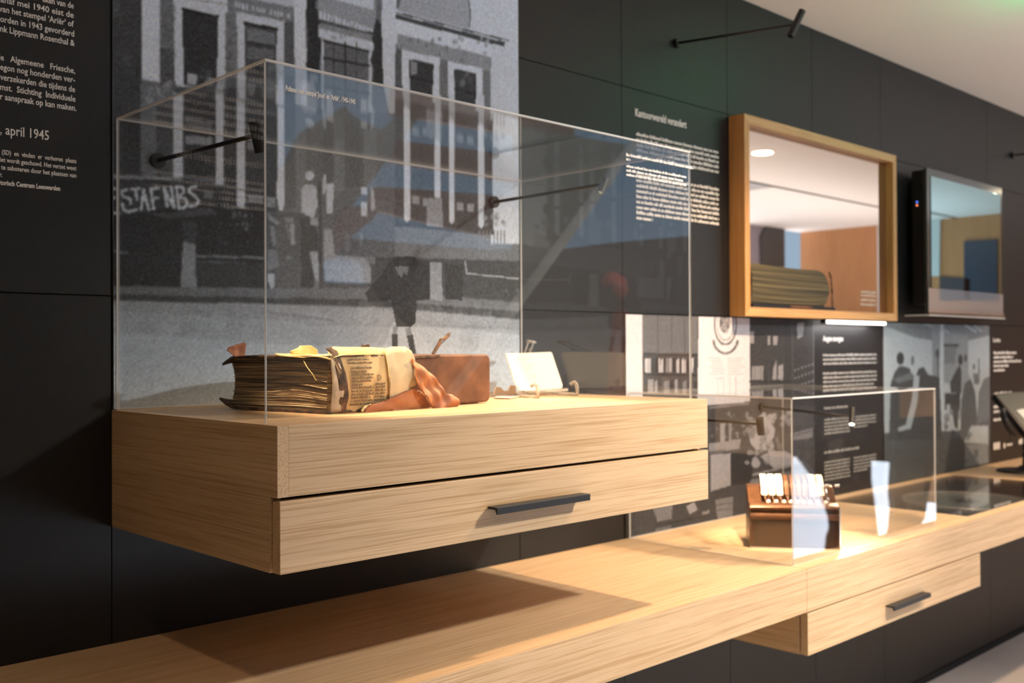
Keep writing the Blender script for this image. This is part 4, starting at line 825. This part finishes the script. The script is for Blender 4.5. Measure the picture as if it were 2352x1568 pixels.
obj('stand', B(max(a.x, FX0+w+.001), b.x+.02, -.058, -.0315, FZ0+w+.0005, zb_+.004), M['black'], t); obj('wooden_peg', B(a.x+.24, a.x+.40, -.0595, -.0582, FZ0+w+.006, zb_+.002), M['leather'], t)
t = thing('strip_light', 'short white strip light glowing under the oak framed mirror', 'light', (3.81, -.045, 1.595))
bm = bmesh.new(); cyl(bm, (3.58, -.045, 1.600), (4.06, -.045, 1.600), .0065, n=16); obj('tube', bm, M['tube'], t); obj('housing', B(3.57, 4.07, -.056, -.034, 1.6055, 1.6105), M['handle'], t); obj('end_cap', B(3.555, 3.57, -.053, -.037, 1.593, 1.608), M['handle'], t)
lamp('strip_glow', 'AREA', (3.82, -.045, 1.59), (3.82, -.03, 1.0), 1.1, (1, .95, .95), shape='RECTANGLE', size=.48, size_y=.012)

# ------------------------------------------------------------------ wall screen
gy = -.10; TX0, TX1, TZ0, TZ1 = 4.344, 5.178, 1.637, 2.273
t = thing('wall_screen', 'glossy flat screen in a clear acrylic holder right of the framed mirror', 'screen', ((TX0+TX1)/2, -.05, TZ0))
obj('screen_body', B(TX0+.006, TX1-.02, gy+.012, -.03, TZ0+.05, TZ1-.005), M['black'], t, bevel=.004); obj('wall_bracket', B(TX0+.1, TX1-.2, -.03, 0, TZ0+.12, TZ1-.1), M['black'], t)
sx0, sx1 = ony(2138, 500, gy-.002).x, ony(2297, 500, gy-.002).x; z1_, z0_ = ony(2138, 405, gy).z, ony(2220, 668, gy).z; zb_ = ony(2220, 716, gy).z
obj('bezel', B(TX0, TX1, gy-.001, gy+.011, TZ0+.012, TZ1), mat('dark teal glass bezel', (.035, .045, .045), .12), t)
sc = obj('display_panel', B(sx0, sx1, gy-.004, gy-.0015, z0_, z1_), mirror('glossy screen', (.38, .56, .60), .78, (.01, .012, .013)), t)
obj('lower_bezel', B(TX0+.004, TX1-.004, gy-.004, gy-.0015, TZ0+.014, z0_-.001), mirror('silver plastic strip', (.7, .75, .8), .35, (.30, .32, .36)), t)
bm = bmesh.new(); box(bm, TX0-.004, TX1+.004, gy-.010, gy-.006, TZ0, TZ0+.03); box(bm, TX0-.004, TX1+.004, gy-.006, 0, TZ0, TZ0+.004); obj('acrylic_holder', bm, [M['acrylic']], t)
obj('holder_edge', tube([(TX0-.004, 0-.002, TZ0+.002), (TX0-.004, gy-.008, TZ0+.002), (TX1+.004, gy-.008, TZ0+.002)], .003, 6), M['edge'], t)
for dz, cl in ((0, (.1, .2, 1)), (-.014, (1, .25, .1))):
    q = ony(2111.5, 459, -.09); bm = bmesh.new(); bmesh.ops.create_uvsphere(bm, u_segments=10, v_segments=6, radius=.0035, matrix=Matrix.Translation((TX0+.0045, -.055, q.z+dz))); obj('status_light', bm, mat('status light', cl, .4, emit=cl, es=2.5), t)

# ------------------------------------------------------------------ tablet on a round foot, far right
Bc = Vector((5.045, -.245, SZ+.0005)); t = thing('tablet_stand', 'dark tilted tablet on a curved stand with a round black foot', 'tablet', Bc)
bm = bmesh.new(); cyl(bm, Bc, Bc+Vector((0, 0, .010)), .125, .120, 40); cyl(bm, Bc+Vector((0, 0, .010)), Bc+Vector((0, 0, .03)), .05, .02, 24); obj('foot', bm, M['black'], t)
TN = Vector((-.35, -.62, .70)).normalized(); TP = Vector((5.0, -.30, 1.22))
q = [onplane(x, y, TP, TN) for x, y in ((2283, 904), (2330, 899), (2450, 893), (2480, 1080), (2352, 990))]
bm = bmesh.new(); slab(bm, q, -TN*.03); obj('tablet_body', bm, M['black'], t, bevel=.003)
q = [onplane(x, y, TP+TN*.0006, TN) for x, y in ((2288, 907), (2325, 902), (2448, 897), (2470, 1060), (2352, 978))]
bm = bmesh.new(); slab(bm, q, -TN*.002); sc = obj('tablet_screen', bm, mat('dull grey green screen', (.075, .085, .075), .3), t)
q = [onplane(x, y, TP+TN*.001, TN) for x, y in ((2335, 942), (2350, 938), (2375, 950), (2375, 980), (2352, 960))]
bm = bmesh.new(); slab(bm, q, -TN*.0005); obj('pale_spot', bm, mat('pale grey spot', (.6, .65, .65), .4), sc)  # small pale spot laid on the tablet face
Tq = Vector((5.05, -.27, 1.15))
cv = [onplane(x, y, Tq, Vector((0, -1, 0))) for x, y in ((2302, 938), (2306, 962), (2316, 984), (2330, 996), (2356, 1004))]
obj('curved_arm', tube(cv, [.012, .013, .012, .010, .010], 10), M['black'], t, smooth=True); obj('post', tube([Bc+Vector((0, 0, .02)), cv[-1]], .012, 10), M['black'], t, smooth=True)
obj('cable', tube([onplane(x, y, Tq, Vector((0, -1, 0))) for x, y in ((2319, 988), (2321, 1008), (2330, 1022), (2345, 1034), (2362, 1040))], .0022, 6), M['black'], t, smooth=True)
obj('brass_peg', tube([onplane(x, y, Tq, Vector((0, -1, 0))) for x, y in ((2334, 1000), (2346, 989))], .004, 8), mat('pale wooden peg', (.6, .42, .3), .5), t)
